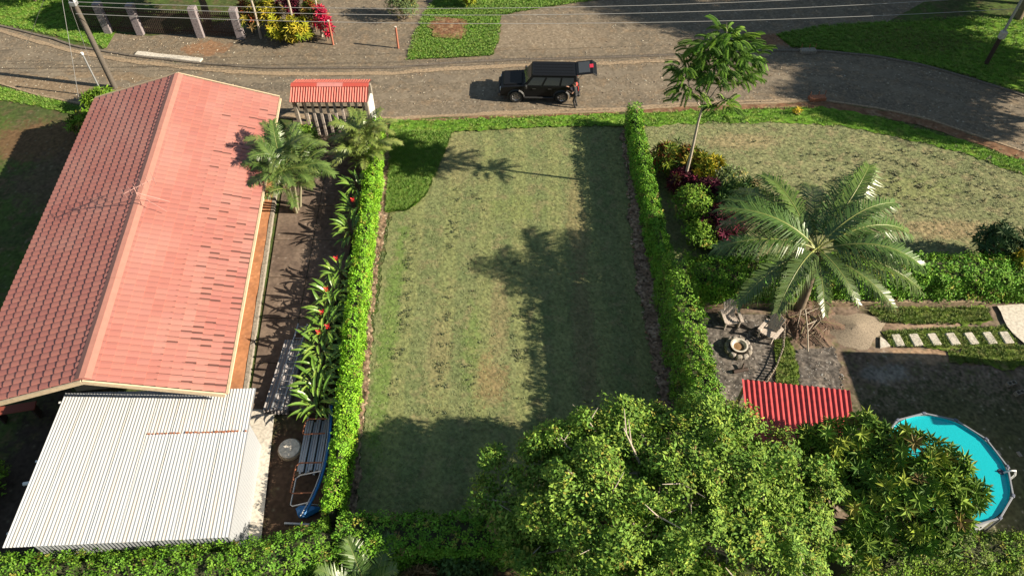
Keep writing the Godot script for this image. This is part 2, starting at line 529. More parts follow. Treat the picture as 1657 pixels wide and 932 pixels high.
func shrub(called: String, at: Vector3, r: float, h: float, n: int, meshes: Array, cols: Array, label: String, group := "garden shrubs", category := "shrub") -> Node3D:
	var t := thing(called, at, 0, label, category, group)
	var mb := MB.new()
	for k in 5:
		var an := k * TAU / 5 + rnd(-.3, .3)
		mb.tube([Vector3(0, 0, 0), Vector3(cos(an) * r * 0.25, h * 0.4, sin(an) * r * 0.25), Vector3(cos(an) * r * 0.6, h * 0.8, sin(an) * r * 0.6)], [0.035, 0.025, 0.012], 5)
	build("stems", mb, M.bark, t)
	crown(t, [[0, h * 0.6, 0, r, h * 0.42, r], [r * 0.3, h * 0.35, -r * 0.2, r * 0.7, h * 0.3, r * 0.7]], n, meshes, M.leaf, cols, 0.8, 1.3, 0.45, "foliage")
	return t
# ---- a body as one surface: tapered bones [a, b, ra, rb, colour] joined smoothly, meshed as surface nets
func body_mesh(bones: Array, cell: float, lo: Vector3, hi: Vector3) -> ArrayMesh:
	var sx := int((hi.x - lo.x) / cell) + 2
	var sy := int((hi.y - lo.y) / cell) + 2
	var sz := int((hi.z - lo.z) / cell) + 2
	var f := PackedFloat32Array()
	f.resize(sx * sy * sz)
	f.fill(1.0)
	var own := PackedInt32Array()
	own.resize(sx * sy * sz)
	var best := PackedFloat32Array()
	best.resize(sx * sy * sz)
	best.fill(9.0)
	for bi in bones.size():
		var b: Array = bones[bi]
		var a: Vector3 = b[0]
		var e: Vector3 = b[1]
		var ra: float = b[2]
		var rb: float = b[3]
		var pad := maxf(ra, rb) + 0.05
		var mn := ((Vector3(minf(a.x, e.x), minf(a.y, e.y), minf(a.z, e.z)) - Vector3.ONE * pad - lo) / cell).floor()
		var mx := ((Vector3(maxf(a.x, e.x), maxf(a.y, e.y), maxf(a.z, e.z)) + Vector3.ONE * pad - lo) / cell).ceil()
		var ab := e - a
		var l2 := maxf(ab.length_squared(), 1e-8)
		var kk := clampf(minf(ra, rb) * 0.7, 0.005, 0.05)
		for iz in range(maxi(int(mn.z), 0), mini(int(mx.z), sz)):
			for iy in range(maxi(int(mn.y), 0), mini(int(mx.y), sy)):
				for ix in range(maxi(int(mn.x), 0), mini(int(mx.x), sx)):
					var p := lo + Vector3(ix, iy, iz) * cell
					var t := clampf((p - a).dot(ab) / l2, 0, 1)
					var d := p.distance_to(a + ab * t) - lerpf(ra, rb, t)
					var q := (iz * sy + iy) * sx + ix
					if d < best[q]:
						best[q] = d
						own[q] = bi
					var h := maxf(kk - absf(f[q] - d), 0.0) / kk
					f[q] = minf(f[q], d) - h * h * kk * 0.25
	var mb := MB.new()
	var id := PackedInt32Array()
	id.resize(sx * sy * sz)
	id.fill(-1)
	var st := [1, sx, sx * sy]
	for iz in sz - 1:
		for iy in sy - 1:
			for ix in sx - 1:
				var q := (iz * sy + iy) * sx + ix
				var cnt := 0
				var acc := Vector3.ZERO
				for k in 8:
					var c0 := q + (k & 1) + (sx if k & 2 else 0) + (sx * sy if k & 4 else 0)
					if f[c0] < 0.0: cnt += 1
				if cnt == 0 or cnt == 8: continue
				var m := 0
				for k in 8:
					for ax in 3:
						if k & (1 << ax): continue
						var c0: int = q + (k & 1) + (sx if k & 2 else 0) + (sx * sy if k & 4 else 0)
						var c1: int = c0 + st[ax]
						if (f[c0] < 0.0) != (f[c1] < 0.0):
							var pp := Vector3(k & 1, (k >> 1) & 1, (k >> 2) & 1)
							pp[ax] += f[c0] / (f[c0] - f[c1])
							acc += pp
							m += 1
				var g := Vector3(f[q + 1] - f[q], f[q + sx] - f[q], f[q + sx * sy] - f[q])
				id[q] = mb.vert(lo + (Vector3(ix, iy, iz) + acc / m) * cell, g.normalized() if g.length() > 1e-6 else Vector3.UP, bones[own[q]][4])
	for iz in range(1, sz - 1):
		for iy in range(1, sy - 1):
			for ix in range(1, sx - 1):
				var q := (iz * sy + iy) * sx + ix
				for ax in 3:
					if (f[q] < 0.0) == (f[q + st[ax]] < 0.0): continue
					var u: int = st[(ax + 1) % 3]
					var w: int = st[(ax + 2) % 3]
					var c := [id[q], id[q - u], id[q - u - w], id[q - w]]
					if c.min() < 0: continue
					if f[q] < 0.0:
						mb.face(c[0], c[1], c[2]); mb.face(c[0], c[2], c[3])
					else:
						mb.face(c[0], c[2], c[1]); mb.face(c[0], c[3], c[2])
	return mb.mesh()
func kerb(called: String, line: PackedVector2Array, w: float, h: float, m: Material, parent: Node = self) -> void:
	var ln := smooth_line(line, 0.6)
	var mb := MB.new()
	var r := []
	for k in ln.size():
		var d := (ln[mini(k + 1, ln.size() - 1)] - ln[maxi(k - 1, 0)]).normalized()
		var s := Vector3(-d.y, 0, d.x) * w * 0.5 * (1.0 + 0.25 * nf.get_noise_1d(k * 45.0))
		var p := Vector3(ln[k].x, 0, ln[k].y)
		var y := Vector3.UP * h * (1.0 + 0.2 * nf.get_noise_1d(k * 70.0))
		r.append([p - s, p - s * 0.8 + y, p + s * 0.8 + y, p + s])
	for k in r.size() - 1:
		for j in 3: mb.quad(r[k][j], r[k][j + 1], r[k + 1][j + 1], r[k + 1][j], Color.WHITE)
	for e in [0, r.size() - 1]: mb.quad(r[e][0], r[e][1], r[e][2], r[e][3])
	var o := build(called, mb, m, parent)
	if parent == self: o.set_meta("kind", "structure")
func tufts(called: String, where: Array, n: int, size: float, tall: float, cols: Array, label: String) -> void:
	var mb := MB.new()
	for k in 7:
		var an := k * 2.4
		var d := Vector3(cos(an) * 0.8, tall, sin(an) * 0.8)
		var s := Vector3(-sin(an), 0, cos(an)) * 0.16
		var p := Vector3(cos(an), 0, sin(an)) * 0.35
		mb.tri(p - s, p + s, p + d, Color.WHITE)
	var xs := []
	var cs := []
	for w in where:
		for p in spread(w[0], int(n * w[1])):
			if Vector2((p.x + 4.3) / 1.05, (p.z + 45.05) / 1.2).length() < rnd(0.75, 1.1): continue
			xs.append(xf(p, Basis(Vector3.UP, rnd(0, TAU)), size * rnd(0.6, 1.4)))
			cs.append(tone(cols[rng.randi() % cols.size()], 0.25))
	var o := many(called, mb.mesh(), M.grassblade, xs, cs, self)
	tag(o, label, "grass", "", "stuff")
func stones(called: String, where: Array, n: int, s0: float, s1: float, cols: Array, label: String, category := "gravel") -> void:
	var mb := MB.new()
	mb.lathe(Vector3.ZERO, [Vector2(1.0, -0.2), Vector2(0.95, 0.25), Vector2(0.55, 0.55), Vector2(0, 0.6)], 6, Color.WHITE, 0.18)
	var xs := []
	var cs := []
	for w in where:
		for p in spread(w[0], int(n * w[1])):
			var b := Basis(Vector3.UP, rnd(0, TAU)).scaled(Vector3(rnd(0.7, 1.3), rnd(0.6, 1.1), rnd(0.7, 1.3)))
			xs.append(xf(p, b, lerpf(s0, s1, pow(rng.randf(), 3.0))))
			cs.append(tone(cols[rng.randi() % cols.size()], 0.2))
	tag(many(called, mb.mesh(), M.stonevc, xs, cs, self), label, category, "", "stuff")
# a corrugated sheet between four corners; ribs run from ab to dc
func corrugated(a: Vector3, b: Vector3, c: Vector3, d: Vector3, ribs: int, depth: float, m: Material, parent: Node, called: String, square := false, col := Color.WHITE) -> MeshInstance3D:
	var mb := MB.new()
	var nn := (b - a).cross(d - a).normalized()
	if nn.y < 0.0: nn = -nn
	var per := 6
	var st := ribs * per
	for k in st + 1:
		var t := float(k) / st
		var ph := fmod(t * ribs, 1.0)
		var h := 0.5 + 0.5 * cos(ph * TAU)
		if square: h = clampf(h * 3.0 - 1.6, 0.0, 1.0)
		var dh := -sin(ph * TAU) * PI * depth * ribs / a.distance_to(b)
		var nv := (nn - (b - a).normalized() * dh).normalized()
		for r in 9:
			var s := r / 8.0
			var p := a.lerp(b, t).lerp(d.lerp(c, t), s) + nn * (h * depth + 0.006 * nf.get_noise_2d(t * 900.0, s * 300.0))
			mb.vert(p, nv, col, Vector2(t, s))
	for k in st:
		for r in 8:
			var q := k * 9 + r
			if (b - a).cross(d - a).y > 0.0:
				mb.face(q, q + 9, q + 10); mb.face(q, q + 10, q + 1)
			else:
				mb.face(q, q + 10, q + 9); mb.face(q, q + 1, q + 10)
	return build(called, mb, m, parent)
func box_part(called: String, parent: Node, m: Material, at: Vector3, s: Vector3, turn := 0.0, bevel := 0.0) -> MeshInstance3D:
	var mb := MB.new()
	mb.box(Transform3D(), s, Color.WHITE, bevel)
	return build(called, mb, m, parent, Transform3D(Basis(Vector3.UP, turn), at))
func tube_part(called: String, parent: Node, m: Material, pts: Array, r: float, sides := 7) -> MeshInstance3D:
	var mb := MB.new()
	var rr := []
	for p in pts: rr.append(r)
	mb.tube(pts, rr, sides)
	return build(called, mb, m, parent)
func extrude(mb: MB, poly: PackedVector2Array, z0: float, z1: float, inset := 0.0) -> void:
	if Geometry2D.is_polygon_clockwise(poly): poly.reverse()
	var tr := Geometry2D.triangulate_polygon(poly)
	for k in range(0, tr.size(), 3):
		var q := [poly[tr[k]], poly[tr[k + 1]], poly[tr[k + 2]]]
		if (q[1] - q[0]).cross(q[2] - q[0]) < 0.0: q.reverse()
		mb.tri(Vector3(q[0].x, q[0].y, z1), Vector3(q[1].x, q[1].y, z1), Vector3(q[2].x, q[2].y, z1))
		mb.tri(Vector3(q[2].x, q[2].y, z0), Vector3(q[1].x, q[1].y, z0), Vector3(q[0].x, q[0].y, z0))
	for k in poly.size():
		var a := poly[k]
		var b := poly[(k + 1) % poly.size()]
		mb.quad(Vector3(a.x, a.y, z0), Vector3(b.x, b.y, z0), Vector3(b.x, b.y, z1), Vector3(a.x, a.y, z1))

func materials() -> void:
	M.vc = vmat(0.8)
	M.leaf = vmat(0.65, 0.22)
	M.leaf.metallic_specular = 0.3
	M.palmleaf = vmat(0.38, 0.12)
	M.blade = vmat(0.35, 0.12)
	M.grassblade = vmat(0.7, 0.1)
	M.stonevc = vmat(0.9)
	M.stem = mat(0.09, 0.13, 0.03)
	M.twig = mat(0.045, 0.05, 0.02, 0.95)  # for hedge cores: dark tone painted as the shaded interior
	M.bark = mat(0.17, 0.13, 0.09, 0.95)
	M.palebark = mat(0.36, 0.31, 0.25, 0.9)
	M.redflower = mat(0.55, 0.02, 0.02, 0.5)
	M.concrete = grain_mat(Vector3(0.24, 0.21, 0.175), 0.3, 0.9, 1.2)
	M.palecon = grain_mat(Vector3(0.5, 0.46, 0.4), 0.22, 0.9, 1.2)
	M.tancon = grain_mat(Vector3(0.27, 0.2, 0.13), 0.3, 0.95, 1.0)
	M.wood = grain_mat(Vector3(0.48, 0.41, 0.36), 0.25, 0.85, 2.0)
	M.greywood = grain_mat(Vector3(0.28, 0.25, 0.22), 0.3, 0.9, 2.0)
	M.darkwood = grain_mat(Vector3(0.05, 0.03, 0.022), 0.3, 0.8, 2.0)
	M.polewood = grain_mat(Vector3(0.10, 0.085, 0.07), 0.3, 0.9, 2.0)
	M.cream = grain_mat(Vector3(0.55, 0.43, 0.29), 0.12, 0.85, 0.8)
	M.galv = mat(0.42, 0.43, 0.45, 0.42, 0.55)
	M.white = mat(0.75, 0.75, 0.73, 0.5)
	M.blackpaint = mat(0.006, 0.0065, 0.008, 0.4)
	M.blackpaint.metallic_specular = 0.25
	M.blackpaint.clearcoat_enabled = true
	M.blackpaint.clearcoat = 0.15
	M.blackplastic = mat(0.018, 0.018, 0.019, 0.6)
	M.glass = mat(0.03, 0.036, 0.042, 0.08)
	M.rubber = mat(0.016, 0.016, 0.016, 0.85)
	M.rim = mat(0.3, 0.3, 0.31, 0.35, 0.8)
	M.redroof = grain_mat(Vector3(0.36, 0.03, 0.032), 0.25, 0.45, 0.6)
	M.canopyred = grain_mat(Vector3(0.46, 0.12, 0.09), 0.15, 0.55, 0.7)
	M.blue = mat(0.02, 0.16, 0.42, 0.5)
	M.rust = grain_mat(Vector3(0.32, 0.12, 0.06), 0.35, 0.9, 2.0)
	M.wire = mat(0.3, 0.3, 0.3, 0.5)
	M.hedge_sprigs = [sprig(14, 0.075, 0.048, 0.09), sprig(15, 0.07, 0.044, 0.1), sprig(12, 0.088, 0.05, 0.1)]
	M.tree_sprigs = [sprig(15, 0.135, 0.065, 0.2), sprig(16, 0.115, 0.058, 0.22), sprig(13, 0.15, 0.07, 0.18)]
	M.ros = [rosette(13, 0.34, 0.09), rosette(11, 0.3, 0.085)]
func grain_mat(c: Vector3, vary: float, rough: float, scale: float) -> StandardMaterial3D:
	var m := StandardMaterial3D.new()
	var t := NoiseTexture2D.new()
	var f := FastNoiseLite.new()
	f.seed = int(c.x * 1000.0) + 3
	f.frequency = 0.02
	f.fractal_octaves = 5
	t.noise = f
	t.width = 256; t.height = 256
	t.seamless = true
	var g := Gradient.new()
	g.offsets = PackedFloat32Array([0.0, 0.35, 0.65, 1.0])
	var cs := PackedColorArray()
	for k in [1.0 - vary * 1.8, 1.0 - vary * 0.5, 1.0 + vary * 0.3, 1.0 + vary]: cs.append(lin(c.x * k, c.y * k, c.z * k))
	g.colors = cs
	t.color_ramp = g
	m.albedo_texture = t
	m.uv1_triplanar = true
	m.uv1_scale = Vector3.ONE * scale
	m.roughness = rough
	return m

func _ready() -> void:
	rng.seed = 20240607
	var cam := Camera3D.new()
	cam.position = Vector3(0, 26, 0)
	cam.rotation_degrees = Vector3(-49.6, 0, 0)
	cam.fov = 43.1
	cam.far = 900.0
	add_child(cam)
	cam.current = true
	var env := Environment.new()
	env.background_mode = Environment.BG_SKY
	var sk := ProceduralSkyMaterial.new()
	sk.sky_top_color = Color(0.42, 0.5, 0.58)
	sk.sky_horizon_color = Color(0.7, 0.73, 0.72)
	sk.ground_bottom_color = Color(0.2, 0.22, 0.16)
	sk.ground_horizon_color = Color(0.5, 0.55, 0.5)
	sk.energy_multiplier = 0.5
	var sky := Sky.new()
	sky.sky_material = sk
	env.sky = sky
	env.tonemap_mode = Environment.TONE_MAPPER_LINEAR
	env.tonemap_exposure = 2.4
	env.sdfgi_enabled = true; env.ssao_enabled = true; env.ssil_enabled = true
	var we := WorldEnvironment.new()
	we.environment = env
	add_child(we)
	var sun := DirectionalLight3D.new()
	sun.light_energy = 1.6
	sun.light_color = Color(1.0, 0.945, 0.85)
	sun.light_angular_distance = 0.5
	sun.shadow_enabled = true
	add_child(sun)
	sun.look_at_from_position(Vector3.ZERO, Vector3(-0.875, -0.454, -0.169))
	nz.seed = 11; nz.frequency = 0.01; nz.fractal_octaves = 4
	nf.seed = 5; nf.frequency = 0.01; nf.fractal_octaves = 2
	nc.seed = 8; nc.frequency = 0.01; nc.noise_type = FastNoiseLite.TYPE_VALUE; nc.fractal_type = FastNoiseLite.FRACTAL_NONE
	materials()
	ground()
	neighbour_building()
	house()
	shed()
	gate_canopy()
	street()
	car()
	person()
	hedges()
	palms()
	trees()
	bed_plants()
	side_yard()
	garden()
	pool()
	poles()
	ground_cover()

func ground() -> void:
	var R := Rect2(-42, -56, 84, 48)
	var base := ground_tex(R, 0.085, Vector3(0.055, 0.07, 0.025), Vector3(0.06, 0.10, 0.02), Vector3(0.11, 0.075, 0.045), 0.4, 0.06, Vector3(0.16, 0.15, 0.1), [[-26, -33, 5, 2.2, 0.13, 0.075, 0.04, 0.9], [-24, -30, 3, 3, 0.10, 0.07, 0.045, 0.8], [-8, -12.5, 2.4, 4.5, 0.07, 0.043, 0.028, 1.0], [-18, -12, 2.5, 6, 0.06, 0.045, 0.035, 1.0], [13.5, -8.8, 3.5, 1.6, 0.2, 0.14, 0.09, 0.9], [2, -8, 6, 2, 0.12, 0.075, 0.045, 0.8]])
	var mb := MB.new()
	var P := [Vector2(-300, 200), Vector2(300, 200), Vector2(300, -400), Vector2(-300, -400)]
	for p in P: mb.vert(Vector3(p.x, 0, p.y), Vector3.UP, Color.WHITE, (p - R.position) / R.size)
	mb.face(0, 1, 2); mb.face(0, 2, 3)
	struct("ground", mb, base)
	var rd := Rect2(-42, -56, 84, 26)
	var gravel := ground_tex(rd, 0.05, Vector3(0.145, 0.12, 0.09), Vector3(0.175, 0.143, 0.105), Vector3(0.2, 0.15, 0.1), 0.32, 0.16, Vector3(0.3, 0.26, 0.2), [[-27, -38.5, 7, 1.6, 0.22, 0.155, 0.095, 0.6], [-20, -42.6, 1.6, 1.0, 0.24, 0.13, 0.07, 0.8], [-14, -38.6, 7, 0.9, 0.12, 0.105, 0.085, 0.6], [2, -44, 5, 2, 0.24, 0.19, 0.135, 0.5], [17, -43.6, 2.2, 1.0, 0.2, 0.1, 0.055, 0.8]])
	var far_edge := V([-60, -53, -34.5, -45.3, -28.6, -42.8, -24.6, -41.7, -19.9, -40.8, -15.9, -40.3, -7.3, -40.3, -5, -40.7, 0.5, -41.2, 5.2, -41.4, 10, -41.7, 16.5, -42.3, 20.1, -42.2, 23.4, -41.6, 26.2, -40.5, 28.1, -39.3, 30.9, -37.4, 42, -28])
	var near_edge := V([-55, -46, -31.5, -38.6, -28.7, -37.4, -24.9, -36.3, -13.7, -35.2, -7.5, -34.9, -4.7, -35.3, 0.1, -35.5, 6.2, -35.8, 10, -36.3, 15.6, -36.6, 18.6, -36.9, 21.7, -36.1, 24.2, -35.1, 25.9, -33.9, 28.5, -32.1, 38, -24])
	sheet("gravel_apron", V([-26.5, -41.9, -19.9, -40.7, -7.3, -40.2, 0.5, -41.1, 10, -41.6, 18, -42.2, 21, -42.3]), V([-26.5, -44.4, -19.9, -45.5, -10, -60, 0.5, -60, 14, -60, 24, -60, 44, -60]), 0.004, 0.5, gravel, rd, 0.0, 0.15)
	sheet("road", far_edge, near_edge, 0.008, 0.35, gravel, rd, 0.0, 0.12, 0.8)
	kerb("kerb", far_edge, 0.2, 0.09, grain_mat(Vector3(0.12, 0.1, 0.08), 0.4, 0.95, 1.0))
	kerb("kerb", near_edge, 0.16, 0.06, M.tancon)
	kerb("kerb", V([-24.2, -41.9, -21.5, -41.4, -19.8, -41.1]), 0.5, 0.12, M.palecon)
	var inner := V([-34.4, -44.9, -28.5, -42.4, -24.5, -41.3, -19.8, -40.4, -15.8, -39.9, -7.3, -39.9, -5, -40.3, 0.5, -40.8, 5.2, -41.0, 10, -41.3, 16.5, -41.9])
	var inner2 := V([-34.2, -44.5, -28.4, -42.0, -24.4, -40.9, -19.8, -40.0, -15.8, -39.5, -7.3, -39.5, -5, -39.9, 0.5, -40.4, 5.2, -40.6, 10, -40.95, 16.5, -41.6])
	sheet("gutter", inner, inner2, 0.034, 0.4, M.tancon, rd, 0.0, 0.07)
	sheet("gutter", V([-24.9, -36.7, -13.7, -35.55, -7.5, -35.2, 0.1, -35.85, 6.2, -36.15, 10, -36.6, 18, -37.1]), V([-24.9, -36.4, -13.7, -35.3, -7.5, -35.0, 0.1, -35.6, 6.2, -35.9, 10, -36.4, 18, -36.9]), 0.034, 0.4, M.tancon, rd, 0.0, 0.06)
	var worn := ground_tex(rd, 0.07, Vector3(0.165, 0.138, 0.105), Vector3(0.2, 0.165, 0.122), Vector3(0.15, 0.125, 0.095), 0.22, 0.06, Vector3(0.3, 0.26, 0.2))
	sheet("wheel_track", V([-40, -43.6, -28.5, -39.9, -22, -38.6, -12, -37.6, 0, -38.1, 10, -38.8, 18, -39.3, 23, -38.6, 28, -36.2, 34, -31]), V([-40, -43, -28.5, -39.3, -22, -38.0, -12, -37.0, 0, -37.5, 10, -38.2, 18, -38.7, 23, -38, 28, -35.5, 34, -30.3]), 0.0125, 0.3, worn, rd, 0.0, 0.3)
	sheet("wheel_track", V([-40, -45.3, -28.5, -41.5, -22, -40, -12, -39.2, 0, -39.7, 10, -40.4, 18, -41, 23, -40.2, 28, -37.8, 34, -32.6]), V([-40, -44.7, -28.5, -40.9, -22, -39.4, -12, -38.6, 0, -39.1, 10, -39.8, 18, -40.4, 23, -39.6, 28, -37.1, 34, -31.9]), 0.0125, 0.3, worn, rd, 0.0, 0.3)
	# bright uncut grass
	var G := Rect2(-42, -50, 84, 30)
	var green := ground_tex(G, 0.085, Vector3(0.075, 0.165, 0.014), Vector3(0.1, 0.21, 0.018), Vector3(0.16, 0.2, 0.035), 0.45, 0.05, Vector3(0.2, 0.24, 0.06), [[-4.3, -45.1, 1.3, 1.3, 0.17, 0.085, 0.045, 1.0], [26, -43.5, 5, 1.8, 0.085, 0.07, 0.025, 0.7]])
	sheet("grass_patch", V([-6.6, -41.2, -6.4, -44, -5.9, -47.1, -4.9, -50, -4, -56]), V([-1.4, -41.7, -1.0, -43.5, -0.9, -46.7, 2.4, -47.9, 8, -49.5]), 0.014, 0.3, green, G, 0.03, 0.22)
	sheet("dirt_patch", V([-5.3, -46.2, -5.5, -45, -5.2, -43.9]), V([-3.4, -46.3, -3.0, -45, -3.3, -43.8]), 0.07, 0.15, ground_tex(Rect2(-7, -48, 6, 6), 0.04, Vector3(0.15, 0.075, 0.04), Vector3(0.19, 0.1, 0.055), Vector3(0.24, 0.17, 0.1), 0.45, 0.1, Vector3(0.3, 0.26, 0.18)), Rect2(-7, -48, 6, 6), 0.03, 0.3)
	sheet("grass_verge", V([17.6, -44.2, 20.9, -45.3, 28, -46, 34.8, -46.5, 48, -46]), V([18.3, -42.7, 20.1, -42.5, 26.3, -40.8, 31, -37.7, 42, -29]), 0.014, 0.3, green, G, 0.03, 0.15)
	sheet("grass_verge", V([-60, -60, -36, -52, -26.5, -47]), V([-60, -53.3, -34.5, -45.6, -26.4, -42.6]), 0.014, 0.4, green, G, 0.03, 0.15)
	sheet("grass_verge", V([-50, -43.4, -31.3, -38.2, -25.4, -36]), V([-50, -40.4, -31, -37, -25, -35.2]), 0.014, 0.3, green, G, 0.03, 0.15)
	var D := Rect2(-42, -50, 84, 42)
	var dirt := ground_tex(D, 0.1, Vector3(0.15, 0.08, 0.045), Vector3(0.19, 0.105, 0.06), Vector3(0.23, 0.16, 0.1), 0.4, 0.08, Vector3(0.3, 0.24, 0.18))
	sheet("dirt_strip", V([7.0, -35.9, 10, -36.2, 15.6, -36.5, 18.6, -36.8, 21.7, -36, 24.2, -35, 25.9, -33.8, 28.5, -32, 36, -25]), V([7.0, -35.4, 10, -35.7, 16.9, -36.0, 18.6, -36.0, 21.5, -35.3, 23.9, -34.3, 25.5, -33.2, 28, -31.4, 35, -25]), 0.012, 0.3, dirt, D, 0.03, 0.1)
	sheet("dirt_strip", V([-7.6, -34.9, 0.1, -35.4, 6.2, -35.7]), V([-7.6, -34.5, 0.1, -34.95, 6.6, -35.3]), 0.012, 0.3, dirt, D, 0.03, 0.1)
	sheet("grass_verge", V([7.4, -35.5, 10, -35.8, 16.9, -36.1, 18.6, -36.1, 22, -35, 25.5, -33, 28.2, -31.3, 35, -25.6]), V([7.6, -34.4, 11.6, -34.6, 17, -34.7, 20, -34.1, 21.9, -33.4, 25, -32, 27.5, -30.2, 34, -25]), 0.02, 0.2, green, G, 0.05, 0.16)
	# mown lawns
	var LR := Rect2(-7.2, -35.4, 15, 26)
	var lawn := ground_tex(LR, 0.032, Vector3(0.134, 0.164, 0.066), Vector3(0.172, 0.19, 0.082), Vector3(0.2, 0.182, 0.09), 0.28, 0.04, Vector3(0.05, 0.06, 0.025), [[-3.0, -31.5, 1.4, 2.5, 0.221, 0.169, 0.098, 0.35], [-0.9, -17, 0.8, 1.4, 0.260, 0.156, 0.085, 0.49], [-3.2, -18.5, 0.6, 2.6, 0.234, 0.182, 0.098, 0.42], [-0.6, -20.5, 0.5, 3, 0.247, 0.176, 0.098, 0.42], [-5.5, -20, 0.5, 7, 0.111, 0.195, 0.033, 0.56], [-1.8, -19, 0.4, 2.6, 0.117, 0.195, 0.039, 0.42], [3.3, -26.5, 0.6, 4, 0.260, 0.182, 0.098, 0.42], [3.2, -19, 0.6, 5, 0.195, 0.130, 0.078, 0.42], [0.2, -27.5, 1.8, 1.0, 0.156, 0.195, 0.058, 0.42], [4.8, -15.4, 0.7, 0.7, 0.195, 0.104, 0.065, 0.56]], 0.5)
	sheet("lawn", V([-6.3, -35.0, -6.2, -29, -6.2, -24.8, -6.2, -20, -6.1, -16, -5.9, -12.9, -5.8, -9.8]), V([6.7, -35.2, 6.5, -29, 6.3, -24.8, 6.3, -20, 6.5, -16, 6.6, -12.9, 6.6, -9.8]), 0.008, 0.085, lawn, LR, 0.026, 0.1, 3.6)
	sheet("grass_verge", V([-7.0, -34.8, 0.1, -35.1, 6.7, -35.5]), V([-7.0, -33.7, -4.5, -33.5, -2.4, -33.9, 2.5, -34.3, 6.7, -34.3]), 0.075, 0.15, green, G, 0.05, 0.12)
	sheet("uncut_grass", V([-6.9, -33.9, -6.6, -31, -6.4, -27.2]), V([-3.5, -33.8, -3.9, -31.6, -4.3, -29.6, -4.6, -28.3, -5.4, -27.3]), 0.08, 0.15, green, G, 0.06, 0.12)
	var RR := Rect2(7, -36, 31, 15)
	var rl := ground_tex(RR, 0.045, Vector3(0.155, 0.175, 0.08), Vector3(0.2, 0.205, 0.1), Vector3(0.225, 0.195, 0.108), 0.38, 0.05, Vector3(0.06, 0.07, 0.03), [[13, -33, 2.5, 0.8, 0.286, 0.215, 0.124, 0.6], [22, -26, 3, 0.8, 0.312, 0.221, 0.130, 0.6], [20, -29, 4, 1.2, 0.169, 0.195, 0.065, 0.5]], 0.0)
	sheet("side_lawn", V([7.6, -34.6, 11.6, -34.8, 17, -34.9, 20, -34.3, 21.9, -33.6, 25, -32.2, 27.8, -30.4, 34, -25]), V([7.6, -21.6, 11, -21.8, 17, -22, 20, -22, 22, -22, 25, -22, 28, -22, 34, -22]), 0.006, 0.1, rl, RR, 0.026, 0.1, 3.2)
	# leaf litter along the hedges
	var litter := ground_tex(Rect2(-8, -36, 17, 27), 0.04, Vector3(0.17, 0.11, 0.075), Vector3(0.24, 0.165, 0.11), Vector3(0.3, 0.22, 0.16), 0.75, 0.16, Vector3(0.42, 0.34, 0.27))
	sheet("leaf_litter", V([-7.3, -34.2, -6.9, -27.9, -6.9, -24.8, -6.8, -21.6, -6.6, -16.2, -6.4, -10]), V([-6.9, -33.6, -6.4, -27.9, -6.45, -24.8, -6.35, -21.6, -6.0, -16.2, -5.8, -10]), 0.072, 0.12, litter, Rect2(-8, -36, 17, 27), 0.05, 0.13, 3.0)
	sheet("leaf_litter", V([6.3, -34, 6.0, -27, 5.9, -22, 6.1, -16, 6.2, -10]), V([7.4, -34, 7.4, -27, 7.3, -22, 7.5, -16, 7.5, -10]), 0.072, 0.12, litter, Rect2(-8, -36, 17, 27), 0.05, 0.16, 3.0)
	# the concrete drive beside the house, in slabs
	var dr := Rect2(-14, -36, 8, 22)
	var drive := ground_tex(dr, 0.035, Vector3(0.13, 0.095, 0.075), Vector3(0.18, 0.135, 0.105), Vector3(0.085, 0.062, 0.05), 0.25, 0.03, Vector3(0.3, 0.26, 0.22), [], 0.0, 0.6)
	var k0 := -35.0
	while k0 < -15.6:
		var k1 := minf(k0 + 2.45, -15.5)
		var sl := MB.new()
		for half in 2:
			var q := []
			for e in [[k0 + 0.02, 0], [k0 + 0.02, 1], [k1 - 0.02, 1], [k1 - 0.02, 0]]:
				var z: float = e[0]
				var l := lerpf(-12.75, -10.8, clampf((z + 35.0) / 19.5, 0, 1))
				var r := lerpf(-7.9, -8.0, clampf((z + 35.0) / 19.5, 0, 1))
				var mid := (l + r) * 0.5
				var x: float = (l if e[1] == 0 else mid - 0.015) if half == 0 else (mid + 0.015 if e[1] == 0 else r)
				q.append(Vector3(x, 0.05, z))
			var kk := sl.v.size()
			for p in q: sl.vert(p, Vector3.UP, Color.WHITE, (Vector2(p.x, p.z) - dr.position) / dr.size)
			sl.face(kk, kk + 2, kk + 1); sl.face(kk, kk + 3, kk + 2)
			for e in 4:
				var a: Vector3 = q[e]
				var b: Vector3 = q[(e + 1) % 4]
				sl.quad(b, a, a - Vector3(0, 0.06, 0), b - Vector3(0, 0.06, 0))
		struct("driveway_slab", sl, drive)
		k0 = k1
	# terracotta walk with its pale edge beam under the eave
	var ow := ground_tex(Rect2(-14, -34, 5, 20), 0.04, Vector3(0.36, 0.16, 0.075), Vector3(0.42, 0.2, 0.1), Vector3(0.3, 0.14, 0.075), 0.2, 0.03, Vector3(0.5, 0.3, 0.2))
	sheet("walkway", V([-15.0, -32.5, -14.3, -26, -13.2, -15.2]), V([-12.9, -32.5, -12.3, -26.4, -11.1, -15.2]), 0.15, 0.5, ow, Rect2(-14, -34, 5, 20), 0.0, 0.0)
	kerb("kerb", V([-12.85, -32.5, -12.2, -26.4, -11.0, -15.3]), 0.2, 0.165, M.concrete)
	sheet("concrete_pad", V([-11.2, -15.6, -10.2, -9.6]), V([-9.7, -15.5, -9.0, -9.6]), 0.09, 0.5, M.palecon, dr, 0.0, 0.0)
	# the garden: soil, gravel round the fire pit, grass strips
	var gr := Rect2(7.5, -22.5, 28, 15)
